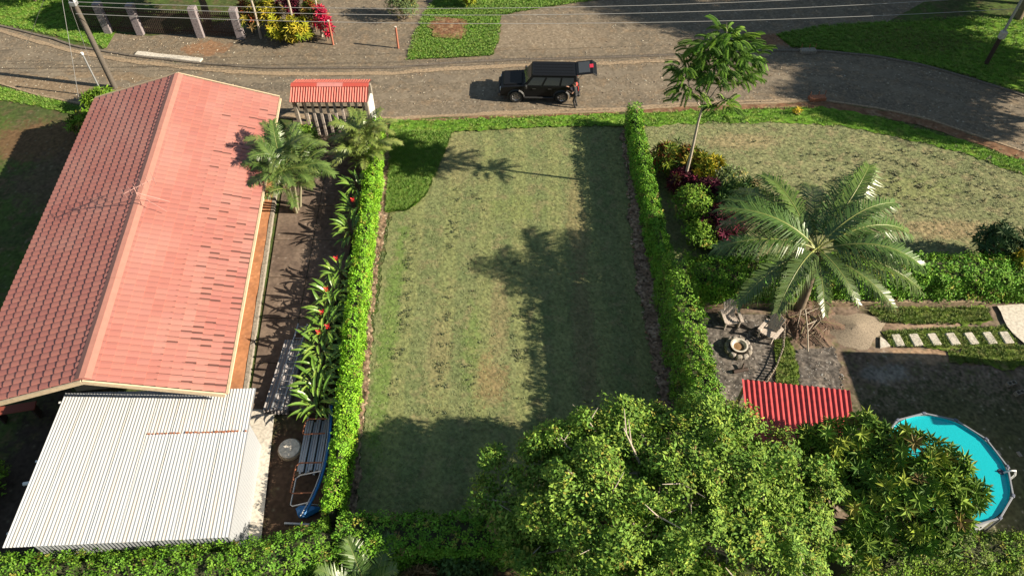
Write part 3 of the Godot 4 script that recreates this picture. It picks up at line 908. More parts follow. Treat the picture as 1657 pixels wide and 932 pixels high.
	var soil := ground_tex(gr, 0.05, Vector3(0.15, 0.11, 0.085), Vector3(0.2, 0.15, 0.115), Vector3(0.1, 0.1, 0.045), 0.45, 0.06, Vector3(0.34, 0.3, 0.26), [[18, -13, 7, 4.4, 0.06, 0.075, 0.028, 0.75], [16, -17.3, 1.2, 0.5, 0.25, 0.23, 0.21, 0.7], [19, -18.3, 3, 0.5, 0.33, 0.22, 0.14, 0.8], [18, -20, 3, 0.4, 0.3, 0.21, 0.15, 0.8]])
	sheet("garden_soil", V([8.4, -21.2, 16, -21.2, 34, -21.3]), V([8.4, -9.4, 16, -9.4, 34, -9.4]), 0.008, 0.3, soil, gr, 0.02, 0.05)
	var pit := ground_tex(gr, 0.04, Vector3(0.085, 0.075, 0.068), Vector3(0.125, 0.11, 0.098), Vector3(0.17, 0.145, 0.125), 0.55, 0.16, Vector3(0.3, 0.28, 0.26))
	sheet("pit_gravel", V([8.5, -20.6, 8.6, -17, 8.6, -16]), V([12.2, -20.4, 11.5, -18, 10.6, -16]), 0.034, 0.15, pit, gr, 0.03, 0.1)
	sheet("pit_gravel", V([11.9, -18.6, 11.2, -17.4, 10.9, -15.6]), V([14.1, -18.7, 14.0, -17.2, 13.6, -15.6]), 0.036, 0.15, pit, gr, 0.03, 0.15)
	var g2 := ground_tex(gr, 0.06, Vector3(0.08, 0.13, 0.018), Vector3(0.13, 0.19, 0.025), Vector3(0.16, 0.14, 0.06), 0.5, 0.05, Vector3(0.2, 0.22, 0.07))
	sheet("grass_strip", V([16.2, -20.9, 19, -20.9, 21.8, -20.9]), V([16.6, -20.1, 19, -19.9, 21.6, -20.2]), 0.036, 0.12, g2, gr, 0.05, 0.2)
	sheet("grass_strip", V([16.5, -19.5, 19, -19.7, 22.2, -19.8]), V([16.7, -18.7, 19, -18.7, 22.3, -18.6]), 0.036, 0.12, g2, gr, 0.05, 0.15)
	sheet("grass_strip", V([19, -18.5, 21, -18.7, 24, -18.6]), V([19, -17.9, 21, -17.7, 24, -17.6]), 0.036, 0.12, g2, gr, 0.05, 0.2)
	sheet("grass_strip", V([11.6, -19.0, 11.4, -17.6, 11.0, -16.6]), V([12.3, -19.2, 12.2, -17.6, 12.0, -16.6]), 0.07, 0.12, g2, gr, 0.05, 0.12)
	sheet("concrete_slab", V([22.2, -21.0, 22.1, -19.6, 22.7, -18.3]), V([27, -21.4, 27, -19.6, 27, -18.3]), 0.12, 0.4, M.palecon, gr, 0.0, 0.04)
func neighbour_building() -> void:
	var t := thing("neighbour_house", Vector3(26.4, 0, -11), 0.0, "small neighbouring building beyond the pool garden whose shadow covers the yard", "house")
	box_part("wall", t, M.cream, Vector3(0.1, 1.8, -4.0), Vector3(7.8, 3.6, 3.3))
	var mb := MB.new()
	mb.quad(Vector3(-4.4, 4.0, -2.2), Vector3(0, 4.2, -2.2), Vector3(0, 4.2, -5.8), Vector3(-4.4, 4.0, -6), Color.WHITE)
	mb.quad(Vector3(0, 4.2, -2.2), Vector3(4.4, 4.0, -2.2), Vector3(4.4, 4.0, -5.2), Vector3(0, 4.2, -5.8))
	mb.quad(Vector3(-4.4, 3.9, -6), Vector3(0, 3.9, -5.8), Vector3(0, 3.9, -2.2), Vector3(-4.4, 3.9, -2.2))
	mb.quad(Vector3(0, 3.9, -5.8), Vector3(4.4, 3.9, -5.2), Vector3(4.4, 3.9, -2.2), Vector3(0, 3.9, -2.2))
	mb.quad(Vector3(-4.4, 3.9, -6), Vector3(-4.4, 3.9, -2.2), Vector3(-4.4, 4.0, -2.2), Vector3(-4.4, 4.0, -6))
	build("roof", mb, M.redroof, t)
	t = thing("added_shade_wall", Vector3(22.2, 0, -9), 0, "unseen block wall added to shade the ground beside the pool", "wall")  # out-of-view wall, added and lengthened to shade the ground right of the pool
	for k in range(-1, 4):
		box_part("panel", t, M.concrete, Vector3(0, 1.15, -3.1 + k * 2.2), Vector3(0.15, 2.3, 2.0))
		box_part("pier", t, M.palecon, Vector3(0, 1.2, -2.0 + k * 2.2), Vector3(0.22, 2.4, 0.19))

# one pressed tile: wavy across (u), lapping over the one below (v)
func tile_geo(mb: MB, o: Vector3, u: Vector3, v: Vector3, nn: Vector3, col: Color, stain: Color, valley: float) -> void:
	var hs := [0.0, 0.03, 0.045, 0.03, 0.0]
	var us := [0.0, 0.16, 0.5, 0.84, 1.0]
	for k in 4:
		var a: Vector3 = o + u * us[k] + nn * hs[k]
		var b: Vector3 = o + u * us[k + 1] + nn * hs[k + 1]
		var c := stain if (k == 0 and valley > 0.3) or (k == 3 and valley > 0.8) else col
		var lip := stain if k == 0 and valley > 0.1 else c
		var a2 := a + v + nn * 0.03
		var b2 := b + v + nn * 0.03
		mb.quad(a, a2, b2, b, c)
		mb.quad(a2, a2 - nn * 0.045, b2 - nn * 0.045, b2, lip)
		if k == 0 and valley > 0.1 and valley < 0.3: mb.quad(a.lerp(a2, 0.72) + nn * 0.004, a2 + nn * 0.004, b2 + nn * 0.004, b.lerp(b2, 0.8) + nn * 0.004, stain)
func house() -> void:
	var t := thing("house", Vector3(-16.2, 0, -23.4), 0, "long low house with terracotta tile-profile metal gable roof left of the lot", "house")
	var o := Vector3(-16.2, 0, -23.4)
	var R0 := Vector3(-17.3, 4.5, -32.8) - o
	var R1 := Vector3(-15.06, 4.5, -14.1) - o
	var E0 := Vector3(-12.42, 3.0, -32.9) - o
	var E1 := Vector3(-10.6, 3.0, -14.5) - o
	var L0 := Vector3(-22.2, 3.0, -32.8) - o
	var L1 := Vector3(-20.1, 3.0, -13.7) - o
	# walls under the eaves
	var w := MB.new()
	var ax := (R1 - R0).normalized()
	var c := (R0 + R1) * 0.5
	var tf := Transform3D(Basis(Vector3(ax.z, 0, -ax.x), Vector3.UP, ax), Vector3(c.x, 1.45, c.z))
	w.box(tf.translated_local(Vector3(0, 0, -0.9)), Vector3(5.7, 2.9, 15.2))
	build("wall", w, M.cream, t)
	for sd in [1.0, -1.0]:
		for k in 5:
			var p: Vector3 = tf * Vector3(2.86 * sd, 0.1, -7.4 + k * 3.1)
			var win := box_part("window", t, M.darkwood, p, Vector3(0.06, 1.15, 1.5), atan2(ax.x, ax.z))
			box_part("pane", win, M.glass, Vector3(0.012 * sd, 0, 0), Vector3(0.06, 0.95, 1.3))
	var cols := [Color(0.36, 0.138, 0.114), Color(0.37, 0.146, 0.12), Color(0.345, 0.132, 0.11), Color(0.365, 0.15, 0.124)]
	var m := vmat(0.6)
	var nu := 66
	var nv := 12
	# left slope: the nearest 300 tiles singly, the others joined
	var rest := MB.new()
	var right := MB.new()
	var single := 0
	var vars := []
	for s in 2:
		var A0 := R0 if s else R1
		var A1 := R1 if s else R0
		var B0 := E0 if s else L1
		var B1 := E1 if s else L0
		var nn := (A1 - A0).cross(B0 - A0).normalized()
		if nn.y < 0.0: nn = -nn
		var streak := 0.0
		for k in nu:
			var t0 := float(k) / nu
			var t1 := float(k + 1) / nu
			var streaky := s == 1 and nz.get_noise_1d(k * 260.0) + 0.007 * (k - 20) > -0.08
			var start := rnd(0.4, 0.78) + 0.25 * nz.get_noise_1d(k * 40.0)
			for j in range(nv - 1, -1, -1):
				var s0 := float(j) / nv
				var s1 := float(j + 1) / nv
				var p00 := A0.lerp(A1, t0).lerp(B0.lerp(B1, t0), s0)
				var p10 := A0.lerp(A1, t1).lerp(B0.lerp(B1, t1), s0)
				var p01 := A0.lerp(A1, t0).lerp(B0.lerp(B1, t0), s1)
				var col := tone(cols[rng.randi() % 4], 0.02).lerp(Color(0.42, 0.23, 0.19), clampf(0.55 * nz.get_noise_2d(k * 6.0 + s * 500.0, j * 14.0) + 0.1, 0.0, 0.5))
				if s == 1:
					var v := 0.0
					if s0 > 0.4 and rng.randf() < 0.62: v = 0.2
					if s0 > start and streaky and rng.randf() < 0.9: v = 0.95 if rng.randf() < 0.35 + 0.3 * (s0 - 0.5) else 0.6
					if j == 5 and rng.randf() < 0.8: v = 0.2
					tile_geo(right, p00, p10 - p00, p01 - p00, nn, col, Color(0.105, 0.042, 0.035), v)
				elif k < 26 and single < 300 and j < 12:
					if vars.size() < 4:
						var tm := MB.new()
						tile_geo(tm, Vector3.ZERO, p10 - p00, p01 - p00, nn, cols[vars.size()], Color.BLACK, 0.0)
						vars.append(tm.mesh())
					put("roof_tile", vars[rng.randi() % vars.size()], m, t, Transform3D(Basis(), p00))
					single += 1
				else: tile_geo(rest, p00, p10 - p00, p01 - p00, nn, col, col, 0.0)
	build("roof_tiles", rest, m, t).set_meta("kind", "stuff")
	build("roof_tiles", right, m, t).set_meta("kind", "stuff")
	var deck := MB.new()
	var dn := Vector3(0, 0.06, 0)
	deck.quad(R0 - dn, R1 - dn, E1 - dn, E0 - dn); deck.quad(R1 - dn, R0 - dn, L0 - dn, L1 - dn)
	build("roof_underside", deck, M.darkwood, t)
	# ridge cap in lengths, barge boards, eave beam
	var rm := grain_mat(Vector3(0.4, 0.18, 0.14), 0.06, 0.55, 0.5)
	for k in 8:
		var a := R0.lerp(R1, k / 8.0)
		var b := R0.lerp(R1, (k + 1) / 8.0)
		var rc := MB.new()
		var px := Vector3(ax.z, 0, -ax.x)
		var lift := 0.075 + 0.006 * (k % 2)
		for q in [[-0.3, -0.1, -0.1, -0.01], [-0.1, -0.01, 0.1, -0.01], [0.1, -0.01, 0.3, -0.1]]:
			rc.quad(a + px * q[0] + Vector3.UP * (q[1] + lift), b + px * q[0] + Vector3.UP * (q[1] + lift), b + px * q[2] + Vector3.UP * (q[3] + lift), a + px * q[2] + Vector3.UP * (q[3] + lift))
		build("ridge_cap", rc, rm, t)
	for q in [[R1, L1], [R1, E1], [R0, L0], [R0, E0]]:
		var bb := MB.new()
		bb.bar(q[0] + Vector3(0, -0.06, 0.0) + ax * (0.08 if q[0] == R1 else -0.08), q[1] + Vector3(0, -0.06, 0.0) + ax * (0.08 if q[0] == R1 else -0.08), 0.06, 0.2)
		build("barge_board", bb, M.cream, t)
	var eb := MB.new()
	eb.bar(E0 + Vector3(0.05, -0.08, 0), E1 + Vector3(0.05, -0.08, 0), 0.1, 0.08)
	build("gutter", eb, M.cream, t)
	# aerial lying over the ridge
	var an := thing("television_aerial", Vector3(-15.75, 4.5, -23.0), 0.3, "spindly metal television aerial on the terracotta roof ridge", "aerial")
	var pm := mat(0.42, 0.24, 0.21, 0.5)
	tube_part("mast", an, pm, [Vector3(-0.15, 0.03, 0), Vector3(-0.1, 1.05, 0)], 0.022)
	tube_part("boom", an, pm, [Vector3(-0.55, 0.95, 0.25), Vector3(0.75, 1.05, -0.3)], 0.014)
	for k in 6:
		var q := Vector3(-0.5, 0.97, 0.22).lerp(Vector3(0.7, 1.06, -0.27), k / 5.0)
		tube_part("element", an, pm, [q + Vector3(-0.13, 0, -0.32 - 0.03 * k), q + Vector3(0.13, 0, 0.32 + 0.03 * k)], 0.009, 5)
	tube_part("strut", an, pm, [Vector3(-0.1, 0.6, 0), Vector3(0.85, -0.12, 0.6)], 0.012)
	tube_part("strut", an, pm, [Vector3(-0.1, 0.7, 0), Vector3(0.95, -0.14, -0.05)], 0.012)

func shed() -> void:
	var o := Vector3(-13, 0, -12)
	var t := thing("shed", o, 0, "shed with white corrugated metal roof in front of the terracotta house", "shed")
	var F0 := Vector3(-16.85, 2.5, -14.8) - o
	var F1 := Vector3(-9.7, 2.5, -15.0) - o
	var N0 := Vector3(-16.45, 2.66, -8.85) - o
	var N1 := Vector3(-9.2, 2.66, -9.2) - o
	var img := Image.create(256, 256, false, Image.FORMAT_RGB8)
	var cl: Array = []
	for y in 256:
		for x in 256:
			var a := nz.get_noise_2d(x * 1.2, y * 0.25)
			var col := Vector3(0.5, 0.515, 0.53) * (1.0 + 0.08 * nf.get_noise_2d(x * 5.0, y * 0.6))
			var st := clampf((a - 0.05) * 3.0, 0, 1) * 0.5
			img.set_pixel(x, y, Color(lerpf(col.x, 0.6, st), lerpf(col.y, 0.5, st), lerpf(col.z, 0.38, st)).linear_to_srgb())
	var m := StandardMaterial3D.new()
	m.albedo_texture = ImageTexture.create_from_image(img)
	m.roughness = 0.5
	for k in 8:
		var a0 := k / 8.0 - (0.006 if k else 0.0)
		var a1 := (k + 1) / 8.0
		var lift := Vector3(0, 0.012 * (k % 2), 0)
		if k >= 4:
			var sp := 0.34
			corrugated(F0.lerp(F1, a0) + lift, F0.lerp(F1, a1) + lift, F0.lerp(F1, a1).lerp(N0.lerp(N1, a1), sp) + lift, F0.lerp(F1, a0).lerp(N0.lerp(N1, a0), sp) + lift, 8, 0.018, m, t, "roof_sheet")
			var dl := lift + Vector3(0, 0.02, 0)
			corrugated(F0.lerp(F1, a0).lerp(N0.lerp(N1, a0), sp - 0.015) + dl, F0.lerp(F1, a1).lerp(N0.lerp(N1, a1), sp - 0.015) + dl, N0.lerp(N1, a1) + lift, N0.lerp(N1, a0) + lift, 8, 0.018, m, t, "roof_sheet")
			for q in 6:
				if rng.randf() < 0.8:
					var ra := F0.lerp(F1, lerpf(a0, a1, (q + 0.1) / 6.0)).lerp(N0.lerp(N1, lerpf(a0, a1, (q + 0.1) / 6.0)), sp - 0.022) + dl + Vector3(0, 0.02, 0)
					box_part("rust_patch", t, M.rust, ra + Vector3(0.05, 0.0, rnd(0, 0.03)), Vector3(rnd(0.05, 0.12), 0.03, rnd(0.03, 0.09)))
		else: corrugated(F0.lerp(F1, a0) + lift, F0.lerp(F1, a1) + lift, N0.lerp(N1, a1) + lift, N0.lerp(N1, a0) + lift, 8, 0.018, m, t, "roof_sheet")
	# walls of narrow corrugated sheet
	var wm := mat(0.29, 0.305, 0.33, 0.55)
	var q := [Vector3(-16.2, 0, -14.3) - o, Vector3(-9.9, 0, -13.9) - o, Vector3(-9.5, 0, -9.5) - o, Vector3(-16.0, 0, -9.2) - o]
	for k in 4:
		var a: Vector3 = q[k]
		var b: Vector3 = q[(k + 1) % 4]
		var l := a.distance_to(b)
		var n := int(l / 1.05)
		for j in n:
			var p0 := a.lerp(b, float(j) / n)
			var p1 := a.lerp(b, float(j + 1) / n)
			var out := (b - a).normalized().cross(Vector3.UP) * -1.0
			var wb := MB.new()
			for e in 16:
				var x0 := p0.lerp(p1, e / 16.0) + out * (0.02 if e % 2 else 0.0)
				var x1 := p0.lerp(p1, (e + 1) / 16.0) + out * (0.0 if e % 2 else 0.02)
				wb.quad(x0, x1, x1 + Vector3(0, 2.48, 0), x0 + Vector3(0, 2.48, 0))
			build("wall_sheet", wb, wm, t)
	tube_part("downpipe", t, M.white, [Vector3(-16.4, 2.2, -11.4) - o, Vector3(-17.1, 2.15, -11.3) - o], 0.07)
	for z in [-9.4, -12.0, -14.4]: tube_part("roof_pole", t, M.white, [Vector3(-16.95 + (z + 14.4) * 0.06, 2.46, z) - o, Vector3(-16.3 + (z + 14.4) * 0.06, 2.46, z) - o], 0.05)

func gate_canopy() -> void:
	var o := Vector3(-9.9, 0, -34.1)
	var t := thing("gate_canopy", o, 0, "little red gable roof over the slatted entrance gate at the roadside", "gate")
	for k in 5:
		var x0 := -2.1 + k * 0.84
		var x1 := x0 + 0.85
		var l := Vector3(0, 0.008 * (k % 2), 0)
		corrugated(Vector3(x0, 3.0, -0.03) + l, Vector3(x1, 3.0, -0.03) + l, Vector3(x1, 2.62, -1.0) + l, Vector3(x0, 2.62, -1.0) + l, 6, 0.05, M.canopyred, t, "roof_sheet")
		corrugated(Vector3(x0, 3.0, 0.03) + l, Vector3(x1, 3.0, 0.03) + l, Vector3(x1, 2.55, 1.0) + l, Vector3(x0, 2.55, 1.0) + l, 6, 0.05, M.canopyred, t, "roof_sheet")
	for k in 3:
		var rc := MB.new()
		var x0 := -2.12 + k * 1.41
		rc.quad(Vector3(x0, 3.0, 0.2), Vector3(x0 + 1.42, 3.0, 0.2), Vector3(x0 + 1.42, 3.085, 0), Vector3(x0, 3.085, 0))
		rc.quad(Vector3(x0, 3.085, 0), Vector3(x0 + 1.42, 3.085, 0), Vector3(x0 + 1.42, 3.0, -0.2), Vector3(x0, 3.0, -0.2))
		build("ridge_cap", rc, grain_mat(Vector3(0.5, 0.2, 0.18) if k == 1 else Vector3(0.42, 0.07, 0.05), 0.1, 0.6, 0.8), t)
	for x in [-1.95, 1.95]:
		for z in [-0.75, 0.75]: box_part("post", t, M.concrete, Vector3(x, 1.27, z), Vector3(0.2, 2.54, 0.2), 0, 0.02)
	for z in [-0.75, 0.75]: box_part("beam", t, M.greywood, Vector3(0, 2.46, z), Vector3(3.7, 0.14, 0.1))
	for k in 9: box_part("slat", t, M.wood, Vector3(-1.45 + k * 0.4, 1.2, 0.62), Vector3(0.15, 2.3, 0.05), 0, 0.01)
	for y in [0.5, 1.9]: box_part("rail", t, M.darkwood, Vector3(0, y, 0.55), Vector3(3.6, 0.12, 0.05))
	box_part("side_wall", t, M.white, Vector3(2.0, 1.0, 0.0), Vector3(0.12, 2.0, 1.25))

func street() -> void:
	# gate and fence across the road
	var t := thing("picket_fence", Vector3(-24, 0, -44.3), 0, "dark picket fence and gates between purple-grey pillars across the road", "fence")
	for x in [-26.9, -24.7, -20.6, -17.9]: box_part("pillar", t, grain_mat(Vector3(0.22, 0.19, 0.2), 0.25, 0.9, 1.0), Vector3(x + 24, 1.05, -(x + 24) * -0.08), Vector3(0.5, 2.1, 0.5), 0, 0.03)
	for sp in [[-28.9, -27.2], [-26.6, -25.0], [-24.4, -20.9], [-20.3, -18.2]]:
		var n := int((sp[1] - sp[0]) / 0.13)
		for k in n:
			var x: float = lerpf(sp[0], sp[1], (k + 0.5) / n) + 24.0
			box_part("picket", t, M.darkwood, Vector3(x, 0.95, x * 0.08), Vector3(0.07, 1.6 + 0.15 * sin(k * PI / n), 0.03))
		for y in [0.35, 1.5]: 
			var r := MB.new()
			r.bar(Vector3(sp[0] + 24, y, (sp[0] + 24) * 0.08 - 0.04), Vector3(sp[1] + 24, y, (sp[1] + 24) * 0.08 - 0.04), 0.04, 0.09)
			build("rail", r, M.darkwood, t)
	var red := mat(0.36, 0.13, 0.08, 0.8)
	for q in [[-11.7, -43.0, 1.7, "brown post with a red cordyline leaning against its top"], [-7.4, -42.6, 1.5, "free-standing brown post in the gravel beside the bright grass"]]:
		var p := thing("marker_post", Vector3(q[0], 0, q[1]), 0, q[3], "post", "brown marker posts")
		tube_part("shaft", p, red, [Vector3(0, 0, 0), Vector3(0, q[2], 0)], 0.07)
		tube_part("cap", p, M.palecon, [Vector3(0, q[2], 0), Vector3(0, q[2] + 0.03, 0)], 0.08)
	for q in [[19.1, -42.1, 0.05, "grey drain box with iron rods at the far kerb", M.concrete], [18.3, -36.95, 0.1, "rusty brown drain box with iron rods at the near kerb", M.rust]]:
		var d := thing("drain_box", Vector3(q[0], 0, q[1]), q[2], q[3], "drain", "roadside drain boxes")
		box_part("slab", d, q[4], Vector3(0, 0.12, 0), Vector3(1.0, 0.24, 0.42), 0, 0.03)
		for x in [-0.42, 0.1, 0.5]: tube_part("rod", d, M.rust, [Vector3(x, 0.2, -0.12), Vector3(x, 0.52, -0.15)], 0.02, 5)

func car() -> void:
	var t := thing("parked_car", Vector3(1.62, 0, -37.5), PI - 0.03, "black boxy off-road car parked on the gravel road with its tailgate raised", "car")
	var body := MB.new()
	var p := PackedVector2Array()
	p.append(Vector2(-2.28, 0.5)); p.append(Vector2(-2.3, 0.95)); p.append(Vector2(-2.22, 1.14)); p.append(Vector2(0.98, 1.14))
	p.append(Vector2(2.05, 1.06)); p.append(Vector2(2.26, 0.98)); p.append(Vector2(2.3, 0.5))
	for cx in [1.36, -1.34]:
		for k in 9:
			var an: float = PI * k / 8.0
			p.append(Vector2(cx + cos(an) * 0.47, 0.42 + sin(an) * 0.45))
	extrude(body, p, -0.86, 0.86)
	build("body", body, M.blackpaint, t)
	var hood := MB.new()
	hood.box(Transform3D(Basis(Vector3.BACK, -0.07), Vector3(1.55, 1.12, 0)), Vector3(1.1, 0.08, 1.3), Color.WHITE, 0.03)
	build("bonnet", hood, M.blackpaint, t)
	# cabin: pillars and roof round dark glass
	var lo := [Vector3(-2.2, 1.14, 0.84), Vector3(0.92, 1.14, 0.84), Vector3(0.92, 1.14, -0.84), Vector3(-2.2, 1.14, -0.84)]
	var hi := [Vector3(-2.12, 1.74, 0.7), Vector3(0.42, 1.74, 0.7), Vector3(0.42, 1.74, -0.7), Vector3(-2.12, 1.74, -0.7)]
	var cab := MB.new()
	cab.quad(lo[0], lo[1], hi[1], hi[0]); cab.quad(lo[2], lo[3], hi[3], hi[2]); cab.quad(lo[1], lo[2], hi[2], hi[1])
	build("cabin", cab, M.blackpaint, t)
	var rf := MB.new()
	rf.box(Transform3D(Basis(), Vector3(-0.86, 1.78, 0)), Vector3(2.62, 0.1, 1.46), Color.WHITE, 0.04)
	var roof := build("roof", rf, M.blackpaint, t)
	for z in [-0.45, -0.15, 0.15, 0.45]: box_part("roof_rib", roof, M.blackpaint, Vector3(-0.86, 1.835, z), Vector3(2.3, 0.02, 0.12), 0, 0.008)
	for sd in [0, 1]:
		var a: Vector3 = lo[0] if sd == 0 else lo[3]
		var b: Vector3 = lo[1] if sd == 0 else lo[2]
		var a1: Vector3 = hi[0] if sd == 0 else hi[3]
		var b1: Vector3 = hi[1] if sd == 0 else hi[2]
		var out := Vector3(0, 0.2, 1.0 if sd == 0 else -1.0) * 0.012
		for w in [[0.05, 0.3], [0.34, 0.64], [0.68, 0.95]]:
			var g := MB.new()
			var q := []
			for e in [[w[0], 0.1], [w[1], 0.1], [w[1], 0.86], [w[0], 0.86]]: q.append(a.lerp(b, e[0]).lerp(a1.lerp(b1, e[0]), e[1]) + out)
			if sd == 0: g.quad(q[0], q[1], q[2], q[3])
			else: g.quad(q[1], q[0], q[3], q[2])
			build("window", g, M.glass, t)
		var dz := 0.875 if sd == 0 else -0.875
		for x in [-0.62, 0.3]: box_part("door_handle", t, M.blackplastic, Vector3(x, 0.98, dz), Vector3(0.2, 0.04, 0.04))
		for x in [-0.75, 0.85]: box_part("door_seam", t, M.blackplastic, Vector3(x, 0.78, dz - signf(dz) * 0.012), Vector3(0.015, 0.62, 0.012))
		box_part("sill_step", t, M.blackplastic, Vector3(0, 0.4, dz), Vector3(1.75, 0.08, 0.16), 0, 0.02)
		box_part("mirror", t, M.blackplastic, Vector3(0.78, 1.2, dz * 1.14), Vector3(0.14, 0.2, 0.2), 0, 0.03)
		box_part("headlight", t, M.white, Vector3(2.28, 0.82, dz * 0.72), Vector3(0.06, 0.18, 0.24), 0, 0.02)
		box_part("tail_light", t, M.redflower, Vector3(-2.3, 0.98, dz * 0.88), Vector3(0.05, 0.26, 0.14), 0, 0.015)
		for x in [1.36, -1.34]:
			var fl := MB.new()
			for k in 10:
				var a2 := PI * (k - 0.5) / 9.0
				var b2 := PI * (k + 0.5) / 9.0
				var z0 := dz - signf(dz) * 0.03
				var z1 := dz + signf(dz) * 0.06
				var i0 := Vector3(x + cos(a2) * 0.54, 0.42 + sin(a2) * 0.52, z0)
				var i1 := Vector3(x + cos(b2) * 0.54, 0.42 + sin(b2) * 0.52, z0)
				var o0 := Vector3(x + cos(a2) * 0.47, 0.42 + sin(a2) * 0.45, z1)
				var o1 := Vector3(x + cos(b2) * 0.47, 0.42 + sin(b2) * 0.45, z1)
				if dz > 0.0: fl.quad(i0, o0, o1, i1)
				else: fl.quad(i1, o1, o0, i0)
			build("wheel_arch", fl, M.blackplastic, t)
			var wh := Node3D.new()
			wh.name = "wheel"
			t.add_child(wh, true)
			wh.position = Vector3(x, 0.395, dz * 0.9)
			wh.rotation.x = PI / 2 if dz > 0.0 else -PI / 2
			var ty := MB.new()
			ty.lathe(Vector3.ZERO, [Vector2(0.24, -0.12), Vector2(0.36, -0.12), Vector2(0.395, -0.08), Vector2(0.395, 0.08), Vector2(0.36, 0.12), Vector2(0.24, 0.12), Vector2(0.22, 0.06)], 22)
			build("tyre", ty, M.rubber, wh)
			var rm := MB.new()
			rm.lathe(Vector3.ZERO, [Vector2(0.235, 0.1), Vector2(0.2, 0.07), Vector2(0.19, 0.02), Vector2(0, 0.02)], 20)
			for k in 6:
				var an := TAU * k / 6
				rm.bar(Vector3(cos(an) * 0.05, 0.07, sin(an) * 0.05), Vector3(cos(an) * 0.21, 0.085, sin(an) * 0.21), 0.06, 0.03)
			build("rim", rm, M.rim, wh)
	var ws := MB.new()
	ws.quad(lo[1].lerp(hi[1], 0.08) + Vector3(0.012, 0.008, -0.06), lo[2].lerp(hi[2], 0.08) + Vector3(0.012, 0.008, 0.06), hi[2].lerp(lo[2], 0.08) + Vector3(0.012, 0.008, 0.05), hi[1].lerp(lo[1], 0.08) + Vector3(0.012, 0.008, -0.05))
	build("windscreen", ws, M.glass, t)
	box_part("bumper", t, M.blackplastic, Vector3(2.34, 0.55, 0), Vector3(0.2, 0.26, 1.72), 0, 0.05)
	box_part("bumper", t, M.blackplastic, Vector3(-2.34, 0.55, 0), Vector3(0.18, 0.22, 1.72), 0, 0.05)
	box_part("grille", t, M.blackplastic, Vector3(2.3, 0.83, 0), Vector3(0.05, 0.2, 0.9), 0, 0.015)
	box_part("load_floor", t, M.blackplastic, Vector3(-1.6, 1.145, 0), Vector3(1.1, 0.02, 1.4))
	var tg := MB.new()
	tg.box(Transform3D(Basis(Vector3.BACK, -0.14), Vector3(-2.63, 1.9, 0)), Vector3(1.0, 0.06, 1.4), Color.WHITE, 0.025)
	tg.box(Transform3D(Basis(Vector3.BACK, 0.5), Vector3(-3.2, 1.88, 0)), Vector3(0.34, 0.08, 1.36), Color.WHITE, 0.03)
	var gate := build("tailgate", tg, M.blackpaint, t)
	var gg := MB.new()
	gg.box(Transform3D(Basis(Vector3.BACK, -0.14), Vector3(-2.6, 1.93, 0)), Vector3(0.66, 0.03, 1.1), Color.WHITE, 0.01)
	build("rear_window", gg, mat(0.05, 0.055, 0.06, 0.12), gate)
	var bl := MB.new()
	bl.box(Transform3D(Basis(Vector3.BACK, -0.14), Vector3(-3.02, 2.0, 0.05)), Vector3(0.22, 0.03, 0.36), Color.WHITE, 0.01)
	build("red_plate", bl, mat(0.6, 0.03, 0.06, 0.4), gate)
	for z in [-0.6, 0.6]: tube_part("gas_strut", gate, M.blackplastic, [Vector3(-2.15, 1.3, z), Vector3(-2.5, 1.86, z)], 0.015, 5)

